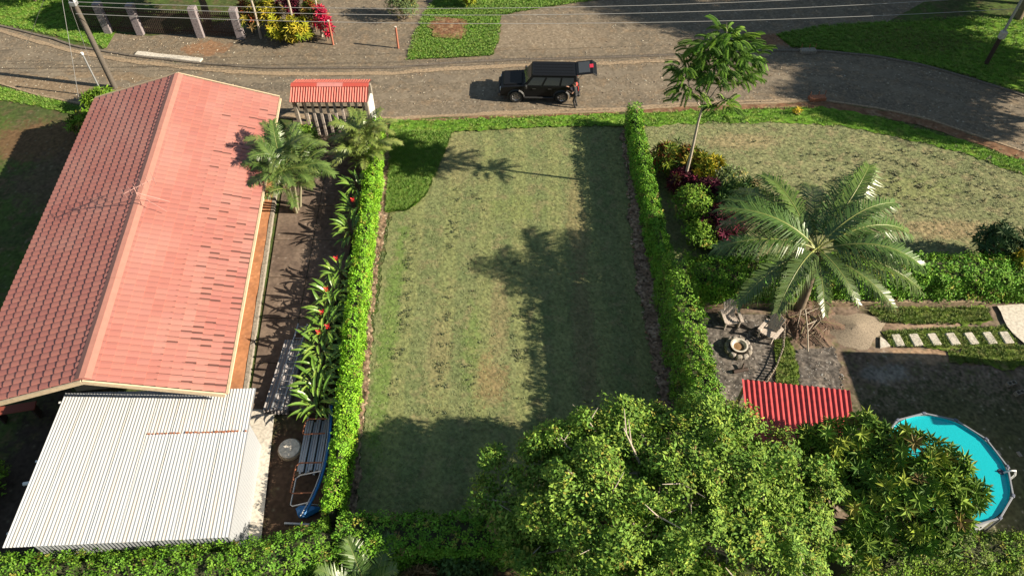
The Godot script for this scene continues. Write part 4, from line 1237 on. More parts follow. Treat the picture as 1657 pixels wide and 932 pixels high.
func person() -> void:
	var skin := Color(0.42, 0.24, 0.17)
	var top := Color(0.03, 0.03, 0.035)
	var tro := Color(0.025, 0.025, 0.03)
	var shoe := Color(0.02, 0.02, 0.02)
	var hair := Color(0.02, 0.014, 0.01)
	var B := []
	# hips to the shoulders, leaning a little to the load space (towards -x, -z)
	B.append([Vector3(0, 0.86, 0), Vector3(-0.02, 1.0, -0.02), 0.125, 0.12, tro])
	B.append([Vector3(-0.02, 1.0, -0.02), Vector3(-0.07, 1.25, -0.06), 0.12, 0.135, top])
	B.append([Vector3(-0.07, 1.27, 0.08), Vector3(-0.07, 1.27, -0.2), 0.085, 0.085, top])
	B.append([Vector3(-0.08, 1.3, -0.06), Vector3(-0.1, 1.42, -0.07), 0.05, 0.048, skin])
	B.append([Vector3(-0.11, 1.47, -0.07), Vector3(-0.105, 1.53, -0.075), 0.072, 0.085, skin])
	B.append([Vector3(-0.09, 1.55, -0.07), Vector3(-0.06, 1.5, -0.07), 0.086, 0.075, hair])
	B.append([Vector3(-0.19, 1.5, -0.085), Vector3(-0.2, 1.48, -0.087), 0.012, 0.016, skin])
	for s in [-1.0, 1.0]:
		B.append([Vector3(-0.1, 1.5, -0.07 + s * 0.08), Vector3(-0.1, 1.47, -0.07 + s * 0.08), 0.014, 0.012, skin])
		var hip := Vector3(0, 0.86, s * 0.085)
		var knee := Vector3(-0.1 if s > 0 else 0.02, 0.47, s * 0.1)
		var ank := Vector3(0.02 if s > 0 else 0.12, 0.08, s * 0.11)
		B.append([hip, knee, 0.09, 0.062, tro]); B.append([knee, ank, 0.06, 0.045, tro])
		B.append([ank - Vector3(-0.04, 0.03, 0), ank + Vector3(-0.17, -0.04, 0), 0.045, 0.036, shoe])
		var sh := Vector3(-0.07, 1.28, -0.06 + s * 0.17)
		var el := Vector3(-0.22, 1.06, -0.06 + s * 0.22) if s > 0 else Vector3(-0.25, 1.12, -0.3)
		var wr := Vector3(-0.43, 1.1, -0.0) if s > 0 else Vector3(-0.44, 1.2, -0.28)
		B.append([sh, sh.lerp(el, 0.45), 0.055, 0.05, top]); B.append([sh.lerp(el, 0.45), el, 0.045, 0.038, skin]); B.append([el, wr, 0.038, 0.026, skin])
		var d := (wr - el).normalized()
		var side := d.cross(Vector3.UP).normalized()
		B.append([wr, wr + d * 0.07, 0.026, 0.028, skin])
		for k in 4:
			var f0 := wr + d * 0.075 + side * (k - 1.5) * 0.021
			var f1: Vector3 = f0 + d * (0.035 + [0.0, 0.008, 0.005, -0.006][k]) - Vector3(0, 0.008, 0)
			B.append([f0, f1, 0.0095, 0.009, skin]); B.append([f1, f1 + d * 0.028 - Vector3(0, 0.025, 0), 0.009, 0.008, skin])
		var th: Vector3 = wr + d * 0.02 - side * 0.028 * s
		B.append([th, th + d * 0.04 - side * 0.025 * s, 0.012, 0.009, skin])
	var t := thing("person", Vector3(3.72, 0, -36.25), 0.0, "person in dark clothes bending to the open back of the black car", "person")
	put("body", body_mesh(B, 0.011, Vector3(-0.62, -0.02, -0.5), Vector3(0.3, 1.7, 0.35)), M.vc, t)
	var bag := thing("carried_cloth", Vector3(3.6, 1.12, -36.5), 0.2, "red and pale pink cloth held at the back of the car", "cloth")
	var cb := MB.new()
	cb.lathe(Vector3.ZERO, [Vector2(0, -0.16), Vector2(0.12, -0.13), Vector2(0.16, 0.0), Vector2(0.1, 0.12), Vector2(0, 0.15)], 10, Color.WHITE, 0.25)
	build("red_cloth", cb, mat(0.45, 0.06, 0.05), bag, Transform3D(Basis(), Vector3(0.12, 0.15, -0.15)))
	build("pink_cloth", cb, mat(0.6, 0.42, 0.42), bag, Transform3D(Basis().scaled(Vector3(0.8, 0.5, 0.7)), Vector3(-0.06, 0.0, 0.05)))

func hedges() -> void:
	var bright := [Color(0.17, 0.36, 0.022), Color(0.135, 0.3, 0.018), Color(0.22, 0.42, 0.035)]
	var mid := [Color(0.105, 0.25, 0.02), Color(0.085, 0.205, 0.018), Color(0.15, 0.3, 0.03)]
	var deep := [Color(0.08, 0.17, 0.02), Color(0.1, 0.2, 0.025), Color(0.13, 0.24, 0.03)]
	hedge("hedge", V([-7.55, -33.4, -7.2, -29, -7.1, -25.5, -6.95, -22.3, -6.85, -19.4, -6.6, -16.3, -6.45, -13.5, -6.4, -10.6]), 0.55, 1.45, 72, bright, "long narrow yellow-green hedge between the house drive and the mown lot")
	hedge("hedge", V([6.85, -34.3, 6.8, -32.5, 6.85, -29.4, 6.9, -26.6, 6.95, -24, 7.05, -21.7]), 0.6, 1.6, 72, mid, "narrow clipped hedge from the road along the lot's right side")
	hedge("hedge", V([7.1, -21.6, 7.12, -19.5, 7.12, -17, 7.15, -14.5, 7.2, -11.5]), 0.95, 3.15, 60, [Color(0.12, 0.25, 0.022), Color(0.095, 0.205, 0.02), Color(0.16, 0.29, 0.035)], "tall wide hedge between the mown lot and the fire pit", "hedges round the plots", 0.1, 0.5)
	hedge("hedge", V([7.9, -21.8, 12, -21.9, 17, -22.0, 24, -22.1]), 1.5, 1.6, 60, mid, "thick dark hedge behind the coconut palm and stepping stones", "hedges round the plots", 0.14, 0.0, 1.2)
	hedge("hedge", V([-18.5, -8.3, -12, -8.5, -8.2, -8.9, -6.2, -9.5]), 1.2, 1.75, 60, [Color(0.1, 0.225, 0.02), Color(0.08, 0.185, 0.018), Color(0.14, 0.27, 0.03)], "bushy hedge in front of the white shed", "hedges round the plots", 0.15)
	hedge("hedge", V([-6.0, -9.75, -3, -9.8, 1.5, -9.9, 7.2, -10]), 1.2, 1.7, 60, mid, "leafy hedge closing the near end of the mown lot", "hedges round the plots", 0.14)
	hedge("hedge", V([11.2, -9.1, 14, -9.3, 18, -9.2, 22, -9.3]), 1.15, 1.5, 60, [Color(0.12, 0.22, 0.02), Color(0.16, 0.26, 0.03), Color(0.13, 0.16, 0.05)], "loose hedge in front of the round pool", "hedges round the plots", 0.15)

func palms() -> void:
	var g := Color(0.048, 0.1, 0.02)
	var gt := Color(0.09, 0.16, 0.034)
	var mid := frond_mesh(5.1, 0.45, 0.92, 84, 1.25, 0.055, 1.05, g, gt, 0.1)
	var low := frond_mesh(4.9, 0.26, 0.82, 80, 1.2, 0.055, 1.25, Color(0.05, 0.09, 0.022), Color(0.1, 0.14, 0.038), -0.12)
	var up := frond_mesh(4.6, 1.0, 0.85, 78, 1.1, 0.055, 0.75, Color(0.065, 0.12, 0.018), Color(0.11, 0.18, 0.03), -0.1)
	var t := thing("coconut_palm", Vector3(13.0, 0, -20.7), 0, "big coconut palm spreading its fronds over the dark hedge", "palm")
	var top := Vector3(-0.55, 4.3, 0.25)
	var tr := MB.new()
	var pts := []
	var rad := []
	for k in 22:
		var s := k / 21.0
		pts.append(Vector3(-0.55 * s * s, 4.3 * s, 0.25 * s))
		rad.append(lerpf(0.24, 0.13, minf(s * 1.4, 1.0)) * (1.06 if k % 2 else 0.97))
	tr.tube(pts, rad, 10)
	build("trunk", tr, M.bark, t)
	var spec := [[0.00, low, 0.05, 1.00], [0.38, mid, 0.12, 1.00], [0.79, up, -0.05, 1.00], [1.08, mid, 0.35, 1.00], [1.47, mid, 0.10, 1.00], [1.88, up, -0.25, 0.95], [2.27, mid, 0.15, 1.00], [2.62, mid, 0.30, 1.02], [2.93, mid, 0.40, 1.05], [3.25, mid, 0.15, 1.02], [3.56, low, 0.10, 0.95], [3.94, low, 0.15, 0.82], [4.47, low, 0.15, 0.70], [4.96, low, 0.15, 0.68], [5.41, low, 0.12, 0.85], [5.85, low, 0.05, 1.00], [6.14, mid, 0.20, 0.95], [0.56, mid, 0.45, 0.90], [2.44, low, 0.10, 0.90], [1.71, low, 0.05, 0.90]]
	for s in spec:
		var b := Basis(Vector3.UP, s[0]) * Basis(Vector3.BACK, s[2])
		put("frond", s[1], M.palmleaf, t, Transform3D(b.scaled(Vector3.ONE * rnd(0.9, 1.02) * (s[3] if s.size() > 3 else 1.0)), top + Vector3(rnd(-.06, .06), rnd(-.1, .15), rnd(-.06, .06))))
	var nuts := MB.new()
	for k in 7: nuts.lathe(top + Vector3(cos(k * 0.9) * 0.26, -0.28, sin(k * 0.9) * 0.26), [Vector2(0, -0.13), Vector2(0.1, -0.07), Vector2(0.11, 0.05), Vector2(0, 0.13)], 8)
	build("coconuts", nuts, mat(0.2, 0.13, 0.04), t)
	var ag := Color(0.05, 0.1, 0.022)
	var af := [frond_mesh(2.3, 0.75, 0.85, 36, 0.62, 0.055, 0.5, ag, Color(0.12, 0.18, 0.04)), frond_mesh(2.4, 0.55, 0.8, 36, 0.62, 0.055, 0.6, Color(0.055, 0.1, 0.022), Color(0.15, 0.19, 0.05))]
	palm_clump("areca_palm", Vector3(-11.2, 0.05, -27.5), [[0.0, 0, 3.3], [0.5, 0.4, 2.8], [0.1, 0.7, 3.0], [0.2, -0.7, 3.1], [0.7, -0.35, 2.3], [0.4, 1.0, 2.2]], 8, af, "bushy feather palm overlapping the terracotta roof edge", 0.88)
	var yf := [frond_mesh(1.9, 0.8, 0.85, 28, 0.5, 0.055, 0.5, Color(0.09, 0.15, 0.028), Color(0.18, 0.22, 0.05)), frond_mesh(1.8, 0.6, 0.9, 28, 0.45, 0.055, 0.5, Color(0.1, 0.16, 0.028), Color(0.22, 0.24, 0.07))]
	palm_clump("areca_palm", Vector3(-7.85, 0.0, -31.0), [[0, 0, 1.9], [0.4, 0.4, 1.5], [-0.3, -0.6, 1.7], [0.3, -0.9, 1.4], [0.1, 1.0, 1.2], [-0.5, 0.4, 1.3]], 8, yf, "yellowish feather palm at the far end of the narrow left hedge")
	palm_clump("areca_palm", Vector3(-5.0, 0.0, -8.1), [[0, 0, 0.5], [0.2, 0.1, 0.4]], 6, [frond_mesh(1.9, 1.0, 0.7, 36, 0.55, 0.05, 0.2, Color(0.05, 0.10, 0.02), Color(0.09, 0.14, 0.03))], "young fan of palm fronds in front of the near hedge")

func trees() -> void:
	# the round tree at the near end
	var t := thing("broadleaf_tree", Vector3(5.1, 0, -9.9), 0, "largest leafy tree, spreading at the near end of the lot", "tree", "broadleaf trees")
	var lobes := []
	for k in 58:
		var an := k * 2.39996
		var q := sqrt((k + 0.5) / 58.0)
		var rr := rnd(0.6, 1.15)
		var lx := -0.35 + cos(an) * q * (5.1 + rnd(-0.3, 0.5))
		var lz := sin(an) * q * (3.1 + rnd(-0.4, 0.5))
		lobes.append([lx, 4.8 - 1.9 * q * q + rnd(-0.5, 0.5), lz, rr, rr * 0.75, rr])
	for k in 60:
		var an := rnd(0, TAU)
		var q := rnd(0.55, 1.12)
		var rr := rnd(0.28, 0.5)
		lobes.append([-0.35 + cos(an) * q * 5.4, 5.1 - 1.9 * q * q + rnd(-0.3, 0.75), sin(an) * q * 3.5, rr, rr * 1.1, rr])
	for b in [[2.6, 4.0, -2.5, 0.9, 0.7, 0.9], [3.7, 3.6, -1.9, 0.9, 0.7, 0.9], [1.4, 4.2, -2.9, 0.9, 0.7, 0.9], [-1.4, 4.0, -2.9, 0.9, 0.7, 0.8], [4.4, 3.2, -0.9, 0.9, 0.7, 0.8]]: lobes.append(b)
	var ends := []
	for k in range(0, lobes.size(), 3): ends.append(Vector3(lobes[k][0], lobes[k][1] + lobes[k][4] * 0.6, lobes[k][2]) * Vector3(0.97, 1, 0.97))
	limbs(t, [Vector3(0, 0, 0), Vector3(0.1, 0.9, 0), Vector3(0, 1.7, 0.05)], [0.26, 0.2, 0.18], ends, Vector3(0, 1.6, 0), 0.1, M.palebark)
	crown(t, lobes, 21000, M.tree_sprigs, M.leaf, [Color(0.115, 0.21, 0.028), Color(0.15, 0.26, 0.036), Color(0.08, 0.16, 0.022), Color(0.22, 0.32, 0.05)], 0.6, 1.25, 0.3, "crown", -0.2, -0.1)
	# long-leaved tree by the pool
	t = thing("mango_tree", Vector3(13.1, 0, -10.6), 0, "dark glossy tree with rosettes of long leaves overhanging the pool", "tree", "broadleaf trees")
	lobes = [[-2.2, 3.0, -1.6, 0.9, 0.8, 0.8], [-1.0, 3.4, -1.9, 0.9, 0.7, 0.8], [0.4, 3.6, -1.2, 0.9, 0.7, 0.8], [1.5, 3.3, -0.8, 0.8, 0.6, 0.7], [-1.9, 2.6, -1.0, 0.9, 0.8, 0.8], [-0.9, 2.9, -1.1, 1.0, 0.8, 0.9], [0.3, 3.0, -0.8, 1.0, 0.8, 0.9], [1.3, 2.9, -0.4, 0.9, 0.7, 0.8], [2.0, 2.8, 0.1, 0.8, 0.6, 0.7], [0.6, 3.3, 0.2, 1.0, 0.7, 0.8], [-0.6, 3.1, 0.1, 1.0, 0.8, 0.8], [-1.5, 2.6, 0.4, 1.0, 0.8, 0.9], [1.4, 2.7, 0.7, 0.8, 0.6, 0.7], [-0.3, 2.7, 1.0, 1.0, 0.7, 0.8], [0.6, 2.5, 1.1, 0.8, 0.6, 0.7], [-1.6, 2.2, 1.3, 0.9, 0.7, 0.7]]
	ends = []
	for b in lobes: ends.append(Vector3(b[0], b[1] + 0.2, b[2]))
	limbs(t, [Vector3(0, 0, 0), Vector3(0, 0.8, 0), Vector3(0.05, 1.5, 0)], [0.2, 0.16, 0.14], ends, Vector3(0.05, 1.4, 0), 0.08, M.bark)
	crown(t, lobes, 1500, M.ros, M.leaf, [Color(0.095, 0.18, 0.025), Color(0.125, 0.22, 0.03), Color(0.07, 0.135, 0.02), Color(0.21, 0.28, 0.04)], 0.8, 1.3, 0.4, "crown", -0.5, -0.3)
	# slender young tree with drooping compound leaves
	t = thing("slender_tree", Vector3(8.93, 0, -28.7), 0, "tall slender tree with bare pale trunk and feathery crown near the road", "tree")
	lobes = [[0.2, 7.7, 0.2, 1.2, 0.9, 1.1], [-1.0, 6.9, 0.3, 0.9, 0.8, 0.9], [1.2, 8.2, -0.2, 1.0, 0.7, 0.9], [0.6, 8.6, -0.5, 1.0, 0.6, 0.9], [-0.4, 8.3, -0.3, 0.9, 0.7, 0.8], [1.3, 7.3, 0.1, 0.8, 0.7, 0.8], [0.9, 5.7, 0.3, 0.6, 0.45, 0.6], [-1.2, 7.5, 0.3, 0.6, 0.6, 0.6]]
	ends = []
	for b in lobes: ends.append(Vector3(b[0], b[1], b[2]))
	limbs(t, [Vector3(0, 0, 0), Vector3(0.03, 2.5, 0), Vector3(0.0, 4.6, 0), Vector3(0.05, 5.6, 0)], [0.085, 0.075, 0.06, 0.05], ends, Vector3(0.03, 5.3, 0), 0.035, M.palebark)
	var dl := MB.new()
	for k in 14:
		var q := k / 13.0
		for s in [-1.0, 1.0]: dl.leaf(Vector3(q * 0.6, 0.12 * q - 0.3 * q * q, 0), Vector3(0.45, -0.3, s).normalized(), Vector3.UP, 0.19, 0.06, Color.WHITE, 0.3)
	var dlm := dl.mesh()
	var xs := []
	var cs := []
	var lc := [Color(0.1, 0.2, 0.025), Color(0.14, 0.25, 0.03), Color(0.075, 0.15, 0.02)]
	for b in lobes:
		for k in int(44 * b[3] * b[3] + 8):
			var d := Vector3(rng.randfn(), rng.randfn() + 0.3, rng.randfn()).normalized()
			xs.append(xf(Vector3(b[0], b[1], b[2]) + Vector3(d.x * b[3], d.y * b[4], d.z * b[5]) * rnd(0.35, 0.95), Basis(Vector3.UP, atan2(-d.z, d.x) + rnd(-0.5, 0.5)) * Basis(Vector3.BACK, rnd(-0.4, 0.5)), rnd(0.75, 1.15)))
			cs.append(tone(lc[rng.randi() % 3], 0.2))
	var w0 := []
	w0.resize(xs.size())
	w0.fill(0)
	joined("crown", [dlm], M.leaf, xs, cs, w0, t)
	# trees beyond the right edge whose shade lies over the road bend
	var spots := [[36, -41.5, 15.0, 5.2, "tall shade tree beyond the road bend, farthest from the house"], [41.5, -38.8, 11.0, 5.6, "tall shade tree beyond the road bend, in the middle of its row"], [34.6, -46.3, 6.5, 2.6, "dark tree standing by the leaning pole at the road bend"], [40.5, -33, 11.5, 3.9, "tall shade tree beyond the side lawn, nearest the house"], [45, -46.5, 14.0, 5.0, "tall shade tree far behind the road bend"], [-20.4, -45.2, 6.2, 2.7, "tree behind the picket fence shading the far left verge"]]
	for q in spots:
		t = thing("shade_tree", Vector3(q[0], 0, q[1]), rnd(0, 6), q[4], "tree", "shade trees past the bend")
		var h: float = q[2]
		var r: float = q[3]
		lobes = []
		ends = []
		for k in 9:
			var an := k * 2.4
			var rr: float = r * 0.62 * sqrt((k + 0.3) / 9.0)
			lobes.append([cos(an) * rr, h * 0.66 + rnd(-0.12, 0.22) * h, sin(an) * rr, r * 0.46, h * 0.12, r * 0.46])
			ends.append(Vector3(lobes[k][0], lobes[k][1], lobes[k][2]))
		limbs(t, [Vector3(0, 0, 0), Vector3(0.1, h * 0.25, 0.05), Vector3(0, h * 0.5, 0)], [0.28, 0.22, 0.17], ends, Vector3(0, h * 0.45, 0), 0.09, M.bark)
		crown(t, lobes, int(620 * r), M.tree_sprigs, M.leaf, [Color(0.07, 0.14, 0.02), Color(0.1, 0.17, 0.025)], 1.6, 2.6, 0.2, "crown", -0.8)
func bed_plants() -> void:
	var gn := [Color(0.12, 0.23, 0.02), Color(0.16, 0.28, 0.03), Color(0.095, 0.175, 0.02)]
	var yel := [Color(0.28, 0.27, 0.02), Color(0.17, 0.22, 0.02), Color(0.36, 0.3, 0.03)]
	var mix := [Color(0.12, 0.17, 0.02), Color(0.26, 0.07, 0.03), Color(0.22, 0.2, 0.03), Color(0.07, 0.11, 0.02)]
	var purple := [Color(0.085, 0.012, 0.025), Color(0.05, 0.012, 0.02), Color(0.14, 0.02, 0.04)]
	var var_ := [Color(0.16, 0.2, 0.09), Color(0.09, 0.14, 0.04), Color(0.24, 0.25, 0.14)]
	var grp := "shrubs in the bed behind the right hedge"
	# the mixed bed between the narrow hedge and the side lawn
	for q in [[8.3, -30.2, 0.75, 1.3, mix, M.ros, 90, "red-and-green croton at the road end of the shrub bed"],
		[9.3, -29.9, 0.7, 1.3, mix, M.ros, 80, "croton with reddish leaf tips beside the slender tree's trunk"],
		[10.2, -28.9, 0.75, 1.4, yel, M.ros, 80, "yellow-green croton on the lawn side of the shrub bed"],
		[11.0, -28.2, 0.75, 1.5, var_, M.tree_sprigs, 150, "pale variegated shrub bulging onto the side lawn"],
		[8.9, -28.6, 0.6, 1.1, purple, M.ros, 60, "small purple cordyline below the slender tree"],
		[9.9, -27.4, 0.65, 1.3, purple, M.ros, 70, "dark red cordyline in the middle of the shrub bed"],
		[9.0, -26.4, 0.8, 1.6, gn, M.tree_sprigs, 200, "fresh green leafy shrub beside the narrow hedge"],
		[11.2, -26.4, 0.85, 1.9, [Color(0.05, 0.1, 0.025), Color(0.09, 0.14, 0.03)], M.ros, 80, "open dark green shrub reaching over the side lawn"],
		[10.2, -25.2, 0.8, 1.4, purple, M.ros, 100, "largest purple cordyline near the dark hedge"],
		[9.1, -24.7, 0.6, 1.2, gn, M.tree_sprigs, 110, "low green shrub at the near end of the shrub bed"],
		[10.8, -23.8, 0.6, 0.9, [Color(0.13, 0.16, 0.1), Color(0.08, 0.11, 0.06)], M.ros, 50, "grey-green spiky plant under the palm's outer fronds"]]:
		shrub("bed_shrub", Vector3(q[0], 0, q[1]), q[2] * 1.25, q[3] * 1.3, int(q[6] * 1.9), q[5], q[4], q[7], grp)
	shrub("spiky_shrub", Vector3(22.9, 0, -23.6), 1.0, 2.2, 130, M.ros, [Color(0.04, 0.08, 0.03), Color(0.07, 0.12, 0.05)], "dark spiky shrub behind the dark hedge at the lawn's end")
	shrub("spiky_shrub", Vector3(23.2, 0, -22.4), 0.5, 2.0, 50, M.ros, yel, "small yellowish shrub growing out of the dark hedge's end")
	shrub("yellow_flower", Vector3(16.7, 0, -35.5), 0.22, 0.4, 16, M.hedge_sprigs, [Color(0.6, 0.42, 0.02), Color(0.5, 0.4, 0.03)], "small yellow flower clump on the bright verge of the side lawn", "", "flower")
	# across the road: crotons and tall stems at the drive entrance
	var g2 := "plants at the entrance across the road"
	for q in [[-17.2, -44.4, 0.8, 2.0, mix, 90, "dark reddish croton next to the last fence pillar"], [-16.0, -44.5, 0.7, 2.2, yel, 90, "yellow croton behind the row of entrance plants"], [-15.2, -43.3, 0.6, 1.3, yel, 70, "low yellow-green croton amid the entrance plants"], [-13.9, -43.2, 0.75, 1.6, yel, 120, "brightest yellow croton at the front of the entrance plants"], [-14.6, -44.8, 0.7, 2.4, purple, 80, "purple cordyline behind the yellow crotons"], [-13.1, -44.6, 0.6, 2.2, mix, 70, "mottled croton nearest the brown post"]]:
		shrub("croton", Vector3(q[0], 0, q[1]), q[2], q[3], q[5], M.ros, q[4], q[6], g2)
	shrub("red_cordyline", Vector3(-12.2, 0, -43.5), 0.45, 2.3, 45, M.ros, [Color(0.5, 0.02, 0.07), Color(0.36, 0.02, 0.05)], "crimson cordyline beside the brown post", g2)
	for q in [[-14.3, -43.9, 4.2, "pale bare trunk rising among the yellow crotons"], [-12.6, -44.0, 4.4, "pale bare trunk by the crimson cordyline"], [-16.6, -43.8, 4.0, "pale bare trunk by the fence end"]]:
		var t := thing("slim_trunk_tree", Vector3(q[0], 0, q[1]), 0, q[3], "tree", "slim trunks at the entrance")
		var mb := MB.new()
		mb.tube([Vector3.ZERO, Vector3(0.06, q[2] * 0.5, -0.05), Vector3(0, q[2], -0.1)], [0.09, 0.075, 0.06], 7)
		build("trunk", mb, M.palebark, t)
		crown(t, [[0, q[2] + 0.5, -0.2, 0.9, 0.7, 0.9]], 60, M.ros, M.leaf, gn, 1.0, 1.5, 0.4)
	shrub("feathery_bush", Vector3(-7.4, 0, -46.3), 1.0, 2.0, 260, M.tree_sprigs, [Color(0.12, 0.16, 0.06), Color(0.09, 0.13, 0.05)], "grey-green bush between the far drive and the bright grass", g2)
	shrub("broadleaf_bush", Vector3(-3.1, 0, -47.9), 0.6, 1.3, 60, M.ros, yel, "small leafy bush on the far bright grass patch", g2)
	shrub("broadleaf_bush", Vector3(-33.5, 0, -48.5), 1.7, 2.6, 520, M.tree_sprigs, gn, "round green bush in the far left corner across the road", g2)
	# left of the house
	var g3 := "plants beside the house wall"
	for q in [[-24.2, -36.2, 0.8, 1.0, "leafy plant at the foot of the power pole by the roof's far end"], [-24.0, -33.6, 0.8, 1.3, "bright bushy plant under the left eave, farthest"], [-22.4, -27.2, 0.5, 1.0, "small plant under the middle of the left eave"], [-21.4, -21.5, 0.7, 1.1, "leafy plant under the left eave near the white pipe"]]:
		shrub("eave_shrub", Vector3(q[0], 0, q[1]), q[2], q[3], 90, M.ros, gn, q[4], g3)
	var lb := [blade_mesh(0.75, 0.16, 0.5, Color(0.16, 0.25, 0.03), Color(0.25, 0.32, 0.08))]
	blade_plant("broad_leaf_plant", Vector3(-21.6, 0, -20.0), 12, 1.3, 0.45, lb, "pale long-leaved plant poking out beside the left eave", "plant", g3)
	shrub("corner_shrub", Vector3(-20.0, 0, -12.0), 1.0, 1.6, 190, M.tree_sprigs, gn, "leafy shrub in the dark yard left of the white shed", g3)
	# ginger row along the inside of the left hedge
	var bl := [blade_mesh(0.74, 0.13, 0.55, Color(0.1, 0.2, 0.02), Color(0.22, 0.3, 0.06)), blade_mesh(0.64, 0.12, 0.75, Color(0.13, 0.24, 0.025), Color(0.36, 0.4, 0.1)), blade_mesh(0.8, 0.14, 0.4, Color(0.08, 0.17, 0.02), Color(0.18, 0.27, 0.06))]
	var row := [[-7.9, -30.4, 1], [-8.00, -28.2, 1], [-7.90, -26.7, 2], [-7.95, -25.2, 0], [-8.05, -22.3, 3], [-8.15, -21.1, 2], [-8.20, -20.0, 3], [-8.05, -19.1, 2], [-8.25, -18.1, 2], [-7.95, -17.2, 1], [-8.15, -16.3, 1], [-7.9, -15.4, 0]]
	for k in row.size():
		var words := ["first", "second", "third", "fourth", "fifth", "sixth", "seventh", "eighth", "ninth", "tenth", "eleventh", "twelfth"]
		var fl: String = "with a red flower" if row[k][2] > 1 else "without flowers"
		blade_plant("red_ginger", Vector3(row[k][0] + 0.12, 0, row[k][1]), 38, 1.1, 0.55, bl, "long-leaved ginger %s inside the left hedge, %s from the road" % [fl, words[k]], "plant", "gingers along the left hedge", 1 if row[k][2] > 1 else 0)
	shrub("gate_shrub", Vector3(-11.5, 0, -32.2), 0.85, 1.5, 170, M.tree_sprigs, gn, "deep green shrub below the red gate roof")
	blade_plant("red_ginger", Vector3(-9.0, 0, -32.5), 22, 1.6, 0.7, bl, "broad-leaved plant in front of the gate slats", "plant", "gingers along the left hedge")
	# lower edge undergrowth
	shrub("undergrowth_bush", Vector3(-1.6, 0, -8.6), 0.9, 1.2, 200, M.tree_sprigs, [Color(0.06, 0.11, 0.03), Color(0.08, 0.13, 0.03)], "shady bush in front of the lot's near hedge, beside the largest tree")
	shrub("undergrowth_bush", Vector3(-3.1, 0, -8.4), 0.55, 0.8, 60, M.ros, [Color(0.25, 0.16, 0.07), Color(0.3, 0.2, 0.1)], "dry brown plant in front of the lot's near hedge")
	shrub("undergrowth_bush", Vector3(-6.6, 0, -8.0), 0.8, 1.2, 200, M.tree_sprigs, gn, "green bush at the hedge corner beside the young palm")

